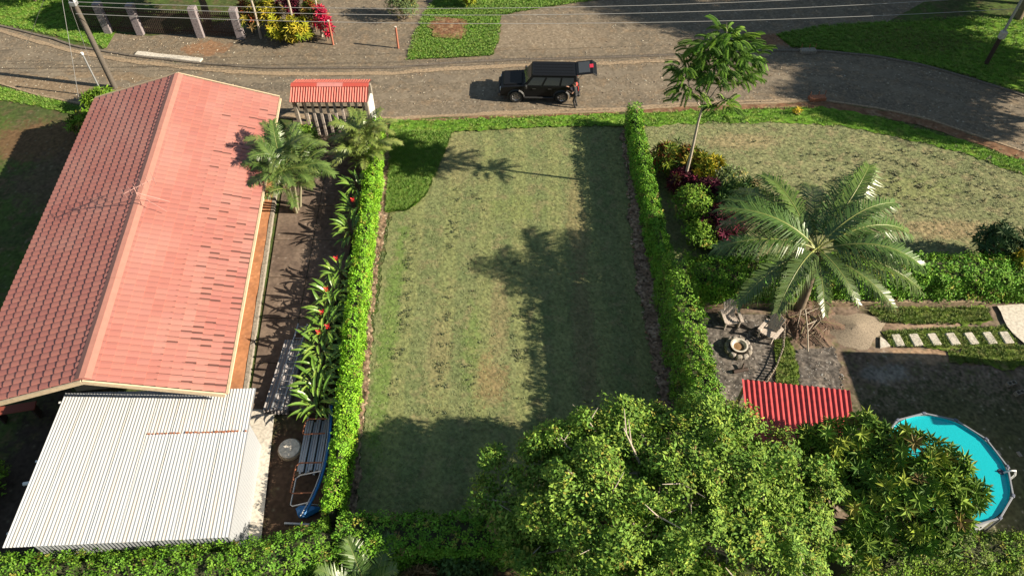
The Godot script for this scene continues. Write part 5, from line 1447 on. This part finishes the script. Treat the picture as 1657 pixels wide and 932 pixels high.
func side_yard() -> void:
	# roofing sheets with a ladder on top
	var t := thing("roofing_sheets", Vector3(-9.55, 0.05, -17.1), -0.03, "stack of grey roofing sheets on the drive under the ladder", "metal sheets", "stacks of metal")
	for k in 5: corrugated(Vector3(-0.5 + k * 0.02, 0.03 + k * 0.05, -1.8), Vector3(0.55 - k * 0.01, 0.03 + k * 0.05, -1.8), Vector3(0.5, 0.03 + k * 0.05, 1.8 - k * 0.03), Vector3(-0.5, 0.03 + k * 0.05, 1.8 - k * 0.02), 7, 0.04, mat(0.2 + k * 0.02, 0.18 + k * 0.02, 0.18 + k * 0.02, 0.5, 0.3), t, "sheet")
	t = thing("ladder", Vector3(-9.4, 0.36, -17.5), -0.06, "aluminium ladder lying on the roofing sheets", "ladder")
	for x in [-0.2, 0.2]: box_part("rail", t, M.galv, Vector3(x, 0.03, 0), Vector3(0.045, 0.07, 4.4))
	for k in 14: tube_part("rung", t, M.galv, [Vector3(-0.19, 0.03, -2.05 + k * 0.315), Vector3(0.19, 0.03, -2.05 + k * 0.315)], 0.018, 6)
	t = thing("metal_purlins", Vector3(-7.75, 0.02, -13.9), 0.02, "bundle of long grey steel channels near the round cover", "metal bars", "stacks of metal")
	for k in 10: box_part("channel", t, M.galv, Vector3(-0.5 + k * 0.105, 0.06 + 0.05 * (k % 3), rnd(-0.1, 0.1)), Vector3(0.08, 0.08, 2.3 + rnd(-0.1, 0.1)), rnd(-0.02, 0.02), 0.01)
	t = thing("round_cover", Vector3(-8.75, 0, -13.75), 0, "round stained concrete cover on the bare soil beside the shed", "cover")
	var mb := MB.new()
	mb.lathe(Vector3.ZERO, [Vector2(0.42, 0.0), Vector2(0.42, 0.16), Vector2(0.4, 0.18), Vector2(0, 0.19)], 26)
	build("lid", mb, M.palecon, t)
	var rg := MB.new()
	rg.lathe(Vector3.ZERO, [Vector2(0.48, 0.0), Vector2(0.47, 0.1), Vector2(0.425, 0.1)], 26)
	build("collar", rg, M.tancon, t)
	# trampoline frame leaning by the hedge
	t = thing("trampoline_frame", Vector3(-7.2, 0, -13), 0, "half of a blue trampoline rim with bent metal legs by the left hedge", "frame")
	var arc := []
	for k in 13:
		var a := lerpf(-2.3, 2.3, k / 12.0)
		arc.append(Vector3(0.15 - 0.09 * a * a * (1.0 if a > 0 else 0.35), 0.75, a))
	tube_part("rim", t, M.blue, arc, 0.055)
	var sil := []
	for p in arc: sil.append(p + Vector3(-0.075, 0.05, 0))
	tube_part("rail", t, M.galv, sil, 0.025)
	for q in [[-1.75, -1.1, M.rust], [0.15, 1.35, M.rust], [0.5, 1.7, M.galv]]:
		var x0 := 0.05
		var y: float = 0.62 if q[2] == M.rust else 0.3
		tube_part("leg", t, q[2], [Vector3(x0, 0.72, q[0]), Vector3(-0.85, y, q[0] - 0.03), Vector3(-1.0, y - 0.05, q[0] + 0.08), Vector3(-1.02, y - 0.1, q[1] - 0.1), Vector3(-0.9, y, q[1]), Vector3(x0 - 0.15, 0.7, q[1])], 0.03)
	t = thing("blue_bundle", Vector3(-7.6, 0, -11.2), 0.1, "crumpled blue bundle on the soil at the hedge corner", "bundle")
	mb = MB.new()
	mb.lathe(Vector3.ZERO, [Vector2(0.3, 0), Vector2(0.34, 0.12), Vector2(0.22, 0.26), Vector2(0, 0.29)], 12, Color.WHITE, 0.2)
	build("cover", mb, M.blue, t, Transform3D(Basis().scaled(Vector3(1.3, 1, 0.7)), Vector3.ZERO))
	tube_part("strap", t, M.galv, [Vector3(-0.38, 0.1, -0.24), Vector3(0, 0.29, -0.2), Vector3(0.4, 0.1, -0.2)], 0.02)
	t = thing("loose_pipe", Vector3(-7.8, 0.05, -10.75), 0, "short pale pipe on the soil near the blue bundle", "pipe")
	tube_part("tube", t, M.galv, [Vector3(-0.55, 0, 0), Vector3(0.5, 0.02, 0.06)], 0.055)
	t = thing("white_pipe", Vector3(-21.3, 0, -23.8), 0, "short white upright pipe beside the left eave", "pipe")
	tube_part("tube", t, M.white, [Vector3(-0.1, 0, 0), Vector3(-0.22, 2.55, 0)], 0.055)
	tube_part("cap", t, M.white, [Vector3(-0.22, 2.55, 0), Vector3(-0.222, 2.6, 0)], 0.07)
	t = thing("red_plank", Vector3(-19.9, 0.7, -15.2), 0.2, "reddish plank bench in the dark gap below the house roof", "bench")
	box_part("seat", t, mat(0.22, 0.05, 0.03), Vector3.ZERO, Vector3(1.6, 0.06, 0.4), 0, 0.015)
	for x in [-0.65, 0.65]: box_part("leg", t, M.darkwood, Vector3(x, -0.36, 0), Vector3(0.08, 0.66, 0.34))
	kerb("yard_kerb", V([-20.6, -13.8, -19.7, -11.2, -19.0, -9.2]), 0.22, 0.3, M.concrete)
	for k in 5:
		var dt := thing("dry_branch", Vector3(-17.7 + 0.12 * k, 0.03, -12.6 + 0.2 * k), k * 1.1, ["longest", "second", "middle", "fourth", "last"][k] + " of the pale dry twigs scattered left of the white shed", "branch", "dry twigs left of the shed")
		tube_part("stem", dt, M.palebark, [Vector3(-0.45, 0, 0), Vector3(0, 0.12, 0.06), Vector3(0.4, 0.03, -0.05)], 0.014, 5)
		for s in 3: tube_part("twig", dt, M.palebark, [Vector3(-0.2 + s * 0.2, 0.09, 0.03), Vector3(-0.1 + s * 0.2, 0.16, 0.25 - s * 0.2)], 0.009, 4)

func chair(at: Vector3, turn: float, label: String) -> void:
	var t := thing("garden_chair", at, turn, label, "chair", "slatted chairs at the fire pit")
	for k in 5: box_part("seat_slat", t, M.wood, Vector3(0, 0.38 - k * 0.025, 0.32 - k * 0.11), Vector3(0.54, 0.025, 0.095), 0, 0.006)
	for k in 5:
		var x := -0.22 + k * 0.11
		var h := 0.9 - absf(k - 2) * 0.06
		var mb := MB.new()
		mb.bar(Vector3(x * 0.85, 0.26, -0.16), Vector3(x * 1.15, 0.26 + h * 0.87, -0.16 - h * 0.42), 0.1, 0.025, Color.WHITE, 0.006)
		build("back_slat", t_wood(mb), M.wood, t)
	for s in [-1, 1]:
		box_part("arm", t, M.wood, Vector3(0.36 * s, 0.56, 0.06), Vector3(0.15, 0.03, 0.78), 0, 0.008)
		box_part("leg", t, M.wood, Vector3(0.31 * s, 0.275, 0.34), Vector3(0.05, 0.55, 0.11))
		var lg := MB.new()
		lg.bar(Vector3(0.29 * s, 0.36, 0.34), Vector3(0.29 * s, 0.05, -0.6), 0.035, 0.12)
		build("leg", lg, M.wood, t)
	box_part("crossbar", t, M.wood, Vector3(0, 0.55, -0.33), Vector3(0.66, 0.08, 0.03))
func t_wood(mb: MB) -> MB: return mb

func garden() -> void:
	chair(Vector3(9.75, 0.05, -20.05), 0.1, "weathered slatted chair directly behind the fire pit, against the dark hedge")
	chair(Vector3(11.35, 0.05, -19.3), -0.75, "weathered slatted chair beside the debris heap, angled to the fire pit")
	var t := thing("fire_pit", Vector3(9.85, 0.04, -18.55), 0, "round stone fire pit with a pale bowl on the gravel", "fire pit")
	for k in 11:
		var an := TAU * k / 11
		var mb := MB.new()
		mb.box(Transform3D(Basis(Vector3.UP, -an + rnd(-.1, .1)), Vector3.ZERO), Vector3(rnd(0.17, 0.21), rnd(0.22, 0.28), rnd(0.25, 0.29)), Color.WHITE, 0.05)
		build("stone", mb, M.concrete if k % 2 else M.greywood, t, Transform3D(Basis(), Vector3(cos(an) * 0.5, 0.13, sin(an) * 0.5)))
	var bw := MB.new()
	bw.lathe(Vector3(0, 0, 0), [Vector2(0.2, 0.06), Vector2(0.36, 0.3), Vector2(0.38, 0.36), Vector2(0.31, 0.36), Vector2(0.22, 0.22), Vector2(0, 0.2)], 22)
	build("bowl", bw, M.palecon, t)
	var ash := MB.new()
	ash.lathe(Vector3.ZERO, [Vector2(0.245, 0.235), Vector2(0.1, 0.26), Vector2(0, 0.265)], 14)
	build("ash", ash, grain_mat(Vector3(0.22, 0.13, 0.06), 0.4, 0.95, 3.0), t)
	t = thing("log", Vector3(9.75, 0.04, -17.45), 0.3, "charred log lying on the gravel in front of the fire pit", "log")
	tube_part("trunk", t, M.darkwood, [Vector3(-0.35, 0.08, 0), Vector3(0.3, 0.09, 0.05)], 0.085)
	tube_part("stub", t, M.darkwood, [Vector3(0.05, 0.1, 0), Vector3(0.22, 0.2, -0.18)], 0.05)
	# stick edging between gravel and planting
	t = thing("stick_edging", Vector3(12.0, 0, -19), 0, "low curved edging of tied sticks beside the pit gravel", "edging")
	var ln := smooth_line(V([12.35, -20.6, 12.05, -19.5, 11.75, -18.5, 11.2, -17.5, 10.5, -16.6]), 0.16)
	for k in ln.size():
		var p := Vector3(ln[k].x - 12.0, 0, ln[k].y + 19)
		tube_part("stick", t, M.greywood, [p, p + Vector3(0.02, 0.36 + 0.05 * sin(k * 2.1), 0)], 0.03, 5)
	for y in [0.12, 0.28]:
		var pp := []
		for q in ln: pp.append(Vector3(q.x - 12.0 + 0.04, y, q.y + 19))
		tube_part("binding", t, M.bark, pp, 0.02, 5)
	# prunings
	t = thing("debris_heap", Vector3(13.3, 0, -19.9), 0, "brown heap of palm prunings at the foot of the coconut palm", "heap")
	var mound := MB.new()
	mound.lathe(Vector3.ZERO, [Vector2(1.05, 0), Vector2(0.85, 0.12), Vector2(0.45, 0.26), Vector2(0, 0.32)], 18, Color.WHITE, 0.14)
	build("mulch", mound, grain_mat(Vector3(0.13, 0.085, 0.06), 0.5, 0.95, 2.5), t)
	for k in 34:
		var an := rnd(0, TAU)
		var c := Vector3(rnd(-0.75, 0.7), rnd(0.15, 0.4), rnd(-0.8, 1.1))
		var d := Vector3(cos(an), rnd(-0.15, 0.25), sin(an)) * rnd(0.3, 0.75)
		tube_part("branch", t, M.bark if k % 3 else M.palebark, [c - d, c + Vector3(0, rnd(0, .1), 0), c + d], rnd(0.012, 0.03), 5)
	var dry := frond_mesh(1.6, 0.2, 0.4, 22, 0.5, 0.04, 0.6, Color(0.12, 0.07, 0.05), Color(0.2, 0.12, 0.08))
	for k in 7: put("dry_frond", dry, M.vc, t, Transform3D(Basis(Vector3.UP, k * 0.95 + 0.4), Vector3(rnd(-.3, .2), 0.32, rnd(-.3, .3))))
	tube_part("bare_stick", t, M.palebark, [Vector3(-0.5, 0.25, 1.6), Vector3(-0.35, 0.55, 0.6), Vector3(-0.3, 0.8, -0.3)], 0.028)
	tube_part("bare_stick", t, M.palebark, [Vector3(-0.35, 0.5, 0.7), Vector3(0.1, 0.7, 0.2)], 0.018)
	t = thing("sand_pile", Vector3(15.3, 0, -19.7), 0.2, "low spread pile of grey-brown sand beside the stepping stones", "sand")
	var sp := MB.new()
	for k in 11:
		for j in 28:
			var rr := k / 10.0
			var an := TAU * j / 28
			var w := 1.0 + 0.16 * sin(an * 3 + 0.7) + 0.07 * sin(an * 7)
			var h := 0.34 * pow(1.0 - rr, 1.1) + 0.05 * (1.0 - rr) * nf.get_noise_2d(cos(an) * rr * 190.0, sin(an) * rr * 190.0) * 3.0
			sp.vert(Vector3(cos(an) * rr * 1.45 * w, h + 0.005, -sin(an) * rr * 1.0 * w), Vector3(cos(an) * 0.25, 1, -sin(an) * 0.25).normalized())
	for k in 10:
		for j in 28:
			var a := k * 28 + j
			var b := k * 28 + (j + 1) % 28
			sp.face(a, a + 28, b + 28); sp.face(a, b + 28, b)
	build("heap", sp, grain_mat(Vector3(0.24, 0.195, 0.145), 0.3, 0.95, 2.0), t)
	# stepping stones
	var xs := [17.0, 17.8, 18.62, 19.45, 20.28, 21.1, 21.85]
	var wd := ["first", "second", "third", "fourth", "fifth", "sixth", "last"]
	for k in 7:
		var s := thing("stepping_stone", Vector3(xs[k], 0.03, -19.05 - 0.025 * k), rnd(-0.06, 0.06) + 0.12, "pale concrete stepping stone in the grass, %s from the sand pile" % wd[k], "stepping stone", "stepping stones")
		box_part("slab", s, M.palecon, Vector3(0, 0.04, 0), Vector3(0.42 + rnd(0, .04), 0.09, 0.66), 0, 0.05)
	var bs := thing("stepping_stone", Vector3(16.3, 0.02, -18.9), 0.2, "broken corner of a stepping stone at the sand's edge", "stepping stone", "stepping stones")
	var bm := MB.new()
	extrude(bm, PackedVector2Array([Vector2(-0.25, -0.22), Vector2(0.22, -0.22), Vector2(0.16, 0.12), Vector2(0.05, 0.32), Vector2(-0.12, 0.05)]), 0.0, 0.09)
	build("slab", bm, M.palecon, bs, Transform3D(Basis(Vector3.RIGHT, -PI / 2), Vector3.ZERO))
	kerb("low_wall", V([8.6, -21.0, 12.2, -21.05, 17, -21.1, 22, -21.15]), 0.22, 0.28, M.tancon)
	# red corrugated lean-to
	t = thing("red_lean_to", Vector3(10.7, 0, -14.3), 0, "small shelter with bright red corrugated roof under the trees", "shelter")
	var a0 := Vector3(8.85, 2.35, -15.5) - Vector3(10.7, 0, -14.3)
	var a1 := Vector3(12.85, 2.35, -15.0) - Vector3(10.7, 0, -14.3)
	var b0 := Vector3(8.55, 2.15, -12.6) - Vector3(10.7, 0, -14.3)
	var b1 := Vector3(12.4, 2.15, -12.3) - Vector3(10.7, 0, -14.3)
	for k in 5:
		var l := Vector3(0, 0.008 * (k % 2), 0)
		corrugated(a0.lerp(a1, k / 5.0) + l, a0.lerp(a1, (k + 1) / 5.0) + l, b0.lerp(b1, (k + 1) / 5.0) + l, b0.lerp(b1, k / 5.0) + l, 4, 0.055, M.redroof, t, "roof_sheet")
	for p in [a0, a1, b0, b1]:
		var q: Vector3 = p * Vector3(0.92, 0, 0.88)
		box_part("post", t, M.greywood, Vector3(q.x, p.y * 0.5 - 0.04, q.z), Vector3(0.1, p.y - 0.08, 0.1))
	for q in [[21.1, -16.3, 0.3, "nearer of two grey concrete blocks in the shaded yard"], [20.95, -16.75, 0.25, "farther of two grey concrete blocks in the shaded yard"]]:
		var b := thing("concrete_block", Vector3(q[0], 0.02, q[1]), q[2], q[3], "block", "loose concrete blocks")
		for z in [-0.075, 0.075]: box_part("face", b, M.concrete, Vector3(0, 0.1, z), Vector3(0.4, 0.2, 0.035), 0, 0.006)
		for x in [-0.18, 0.0, 0.18]: box_part("web", b, M.concrete, Vector3(x, 0.1, 0), Vector3(0.035, 0.196, 0.114))
	for q in [[19.1, -13.6, "small pale paving tile on the dark soil, nearer the pool"], [19.9, -13.55, "small pale paving tile on the dark soil, farther from the pool"]]:
		var b := thing("paving_tile", Vector3(q[0], 0.02, q[1]), 0.2, q[2], "tile", "loose paving tiles")
		box_part("slab", b, M.concrete, Vector3(0, 0.02, 0), Vector3(0.14, 0.04, 0.22), 0, 0.008)
	t = thing("bamboo_pole", Vector3(13.0, 0.03, -8.6), 0.5, "yellow bamboo pole on the soil below the pool hedge", "pole")
	tube_part("cane", t, mat(0.4, 0.27, 0.1, 0.6), [Vector3(-0.9, 0.02, 0), Vector3(0.8, 0.1, 0)], 0.03)
	for k in 4: tube_part("node", t, mat(0.3, 0.2, 0.08), [Vector3(-0.6 + k * 0.4, 0.04 + 0.018 * k, 0), Vector3(-0.58 + k * 0.4, 0.041 + 0.018 * k, 0)], 0.036)

func pool() -> void:
	var t := thing("round_pool", Vector3(16.1, 0, -12.45), 0, "round above-ground pool with turquoise liner beside the glossy tree", "pool")
	var liner := grain_mat(Vector3(0.012, 0.56, 0.64), 0.06, 0.6, 0.3)
	var sh := MB.new()
	sh.lathe(Vector3.ZERO, [Vector2(2.2, 0.0), Vector2(2.2, 1.14)], 48)
	build("wall", sh, mat(0.5, 0.52, 0.54, 0.5), t)
	var li := MB.new()
	li.lathe(Vector3.ZERO, [Vector2(2.17, 1.14), Vector2(2.17, 0.06), Vector2(0.0, 0.05)], 48)
	build("liner", li, liner, t)
	var wm := mat(0.015, 0.58, 0.66, 0.04)
	var rip := NoiseTexture2D.new()
	var rn := FastNoiseLite.new()
	rn.seed = 4; rn.frequency = 0.03
	rip.noise = rn; rip.width = 256; rip.height = 256; rip.seamless = true; rip.as_normal_map = true; rip.bump_strength = 2.0
	wm.normal_enabled = true; wm.normal_texture = rip; wm.normal_scale = 0.25
	wm.uv1_triplanar = true; wm.uv1_scale = Vector3.ONE * 0.7
	wm.transparency = BaseMaterial3D.TRANSPARENCY_ALPHA
	wm.albedo_color.a = 0.62
	var wa := MB.new()
	wa.lathe(Vector3.ZERO, [Vector2(2.165, 1.06), Vector2(0.0, 1.061)], 48)
	build("water", wa, wm, t)
	for k in 12:
		var a := TAU * k / 12
		var b := TAU * (k + 1) / 12
		var p0 := Vector3(cos(a) * 2.27, 1.16, sin(a) * 2.27)
		var p1 := Vector3(cos(b) * 2.27, 1.16, sin(b) * 2.27)
		var mb := MB.new()
		mb.bar(p0.lerp(p1, 0.03), p1.lerp(p0, 0.03), 0.07, 0.045, Color.WHITE, 0.012)
		build("rim_rail", mb, mat(0.2, 0.21, 0.24, 0.5), t)
		var q := MB.new()
		q.box(Transform3D(Basis(Vector3.UP, -a), p0 + Vector3(0, 0.012, 0)), Vector3(0.11, 0.06, 0.16), Color.WHITE, 0.02)
		build("rim_cap", q, mat(0.1, 0.11, 0.16, 0.5), t)
		tube_part("upright", t, M.galv, [Vector3(cos(a) * 2.29, 0, sin(a) * 2.29), Vector3(cos(a) * 2.29, 1.13, sin(a) * 2.29)], 0.045)
	t = thing("pool_skimmer", Vector3(18.1, 1.0, -12.3), 0, "dark skimmer with a curved white hose on the pool's right rim", "skimmer")
	var sk := MB.new()
	sk.lathe(Vector3.ZERO, [Vector2(0.13, -0.15), Vector2(0.14, 0.05), Vector2(0.1, 0.08), Vector2(0, 0.08)], 14)
	build("cup", sk, mat(0.03, 0.03, 0.06, 0.5), t)
	tube_part("hose", t, M.white, [Vector3(0.05, 0.0, 0.05), Vector3(0.2, 0.24, 0.05), Vector3(0.42, 0.26, 0.06), Vector3(0.52, 0.0, 0.1), Vector3(0.5, -0.9, 0.1)], 0.035)
	for q in [[17.55, -11.75, "brown leaf floating nearest the pool skimmer"], [17.2, -11.0, "brown leaf floating near the pool's near rim"], [16.9, -12.9, "brown leaf floating in the middle of the pool"]]:
		var lf := MB.new()
		lf.leaf(Vector3(-0.08, 0, 0), Vector3(1, 0.02, 0.2).normalized(), Vector3.UP, 0.17, 0.07)
		var o := build("floating_leaf", lf, mat(0.1, 0.1, 0.04), self, Transform3D(Basis(Vector3.UP, rnd(0, 6)), Vector3(q[0], 1.07, q[1])))
		tag(o, q[2], "leaf", "leaves on the pool")

func poles() -> void:
	var t := thing("power_pole", Vector3(-24.3, 0, -38.2), 0, "dark wooden power pole rising beyond the far end of the terracotta roof", "pole", "utility poles")
	var mb := MB.new()
	mb.tube([Vector3.ZERO, Vector3(0, 4.5, 0), Vector3(0, 9.5, 0)], [0.17, 0.15, 0.12], 12)
	build("shaft", mb, M.polewood, t)
	box_part("bracket", t, M.galv, Vector3(0, 5.5, 0.05), Vector3(0.36, 0.26, 0.36), 0, 0.03)
	tube_part("insulator", t, M.white, [Vector3(0.12, 5.6, 0.12), Vector3(0.14, 5.8, 0.14)], 0.06)
	t = thing("power_pole", Vector3(30.1, 0, -40.8), 0, "pole with white sleeve in the shade beyond the road bend", "pole", "utility poles")
	mb = MB.new()
	mb.tube([Vector3.ZERO, Vector3(0, 2.0, 0)], [0.14, 0.13], 10)
	build("foot", mb, M.darkwood, t)
	mb = MB.new()
	mb.tube([Vector3(0, 2.0, 0), Vector3(0, 8.5, 0)], [0.09, 0.075], 10)
	build("shaft", mb, M.galv, t)
	box_part("junction_box", t, M.palecon, Vector3(0, 2.05, 0.05), Vector3(0.36, 0.5, 0.34), 0, 0.04)
	t = thing("guy_pipe", Vector3(-24.6, 0, -37.2), 0, "thin pale metal pipe standing beside the power pole", "pole")
	tube_part("shaft", t, M.galv, [Vector3(0, 0, 0), Vector3(0, 2.9, 0)], 0.05)
	tube_part("cap", t, M.white, [Vector3(0, 2.9, 0), Vector3(0, 3.02, 0)], 0.08)
	var ends := [[5.6, 5.2, 1.5, 0.1], [5.3, 4.6, 1.6, 0.0], [6.3, 6.2, 1.3, -0.4], [5.0, 3.9, 1.4, 0.3]]
	var wl := ["second lowest cable strung along the road between the poles", "third cable from the top along the road", "highest cable strung along the road between the poles", "lowest cable strung along the road between the poles"]
	for k in 4:
		var e: Array = ends[k]
		var pts := []
		for q in 25:
			var s := q / 24.0
			pts.append(Vector3(lerpf(-24.3, 30.1, s), lerpf(e[0], e[1], s) - e[2] * 4.0 * s * (1.0 - s) * 0.55, lerpf(-38.2, -40.8, s) + e[3]))
		var w := MB.new()
		var rr := []
		for q in pts: rr.append(0.014)
		w.tube(pts, rr, 5)
		tag(build("cable", w, M.wire, self), wl[k], "cable", "overhead cables")
	var sl := [[-31.5, -42.5, 0.2, "leftmost stay wire slanting from the power pole to the verge"], [-26.6, -40.6, 0.2, "middle stay wire slanting from the power pole to the kerb"], [-25.3, -35.6, 0.2, "stay wire from the power pole to the grass beside the house"]]
	for q in sl:
		var w := MB.new()
		w.tube([Vector3(-24.3, 7.5, -38.2), Vector3(q[0], q[2], q[1])], [0.012, 0.012], 5)
		tag(build("stay_wire", w, M.wire, self), q[3], "wire", "stay wires")

func ground_cover() -> void:
	var lg := [Color(0.155, 0.185, 0.076), Color(0.19, 0.205, 0.09), Color(0.138, 0.172, 0.062)]
	tufts("lawn_grass", [["lawn", 1.0]], 26000, 0.05, 0.9, lg, "short mown grass of the middle lot")
	tufts("side_lawn_grass", [["side_lawn", 1.0]], 22000, 0.055, 0.9, [Color(0.18, 0.2, 0.09), Color(0.225, 0.22, 0.11), Color(0.15, 0.175, 0.07)], "dry mown grass of the side lawn beyond the hedge")
	tufts("lush_grass", [["uncut_grass", 0.14], ["grass_patch", 0.26], ["grass_verge", 0.6]], 40000, 0.09, 1.2, [Color(0.095, 0.2, 0.015), Color(0.12, 0.245, 0.02), Color(0.17, 0.25, 0.04)], "lush uncut grass on the verges and the far patch")
	tufts("strip_grass", [["grass_strip", 1.0]], 3000, 0.08, 1.2, [Color(0.1, 0.17, 0.02), Color(0.16, 0.2, 0.04)], "grass growing round the stepping stones")
	# clippings left in rows by the mower
	var cl := MB.new()
	for k in 9:
		var an := k * 2.4
		var d := Vector3(cos(an), 0.35 + 0.3 * sin(k * 1.7), sin(an)) * 0.7
		var s := Vector3(-sin(an), 0.2, cos(an)) * 0.22
		cl.tri(-s - d * 0.3, s - d * 0.3, d)
	var xs := []
	var cs := []
	var rows := [[-1.75, -33, -14], [-4.9, -26.5, -16], [-2.9, -29, -15], [0.3, -24, -16]]
	for r in rows:
		for k in 230:
			var z := rnd(r[1], r[2])
			if nz.get_noise_2d(z * 120.0, r[0] * 500.0) < 0.02: continue
			xs.append(xf(Vector3(r[0] + 0.3 * nz.get_noise_1d(z * 45.0 + r[0] * 300.0) + rng.randfn() * 0.16, 0.05, z), Basis(Vector3.UP, rnd(0, TAU)).scaled(Vector3(0.8, 0.9, 1.3)), rnd(0.035, 0.13)))
			cs.append(tone([Color(0.07, 0.085, 0.03), Color(0.11, 0.115, 0.05)][k % 2], 0.2))
	for k in 900:
		var c := Vector2(22.0 + rng.randfn() * 4.5, -29.5 + rng.randfn() * 2.6)
		if nz.get_noise_2d(c.x * 70.0, c.y * 130.0) < 0.05 or c.y > -22.6 or c.y < -33.0 or c.x < 12.0 or c.x > 30.0: continue
		xs.append(xf(Vector3(c.x, 0.05, c.y), Basis(Vector3.UP, rnd(0, TAU)), rnd(0.08, 0.2)))
		cs.append(tone(Color(0.1, 0.105, 0.04), 0.2))
	tag(many("grass_clippings", cl.mesh(), M.grassblade, xs, cs, self), "dark tufts of cut grass lying in rows on the lawns", "grass", "", "stuff")
	stones("road_stones", [["road", 0.62], ["gravel_apron", 0.38]], 13000, 0.015, 0.06, [Color(0.24, 0.2, 0.15), Color(0.18, 0.145, 0.105), Color(0.34, 0.3, 0.23), Color(0.12, 0.095, 0.07)], "loose stones of the gravel road")
	stones("pit_stones", [["pit_gravel", 1.0]], 2600, 0.02, 0.05, [Color(0.16, 0.145, 0.13), Color(0.27, 0.25, 0.23), Color(0.09, 0.08, 0.075)], "loose grey gravel beside the stick edging")
	stones("litter_leaves", [["leaf_litter", 1.0]], 2500, 0.03, 0.08, [Color(0.3, 0.2, 0.13), Color(0.2, 0.12, 0.07), Color(0.38, 0.29, 0.21)], "fallen dry leaves along the hedge", "leaf litter")
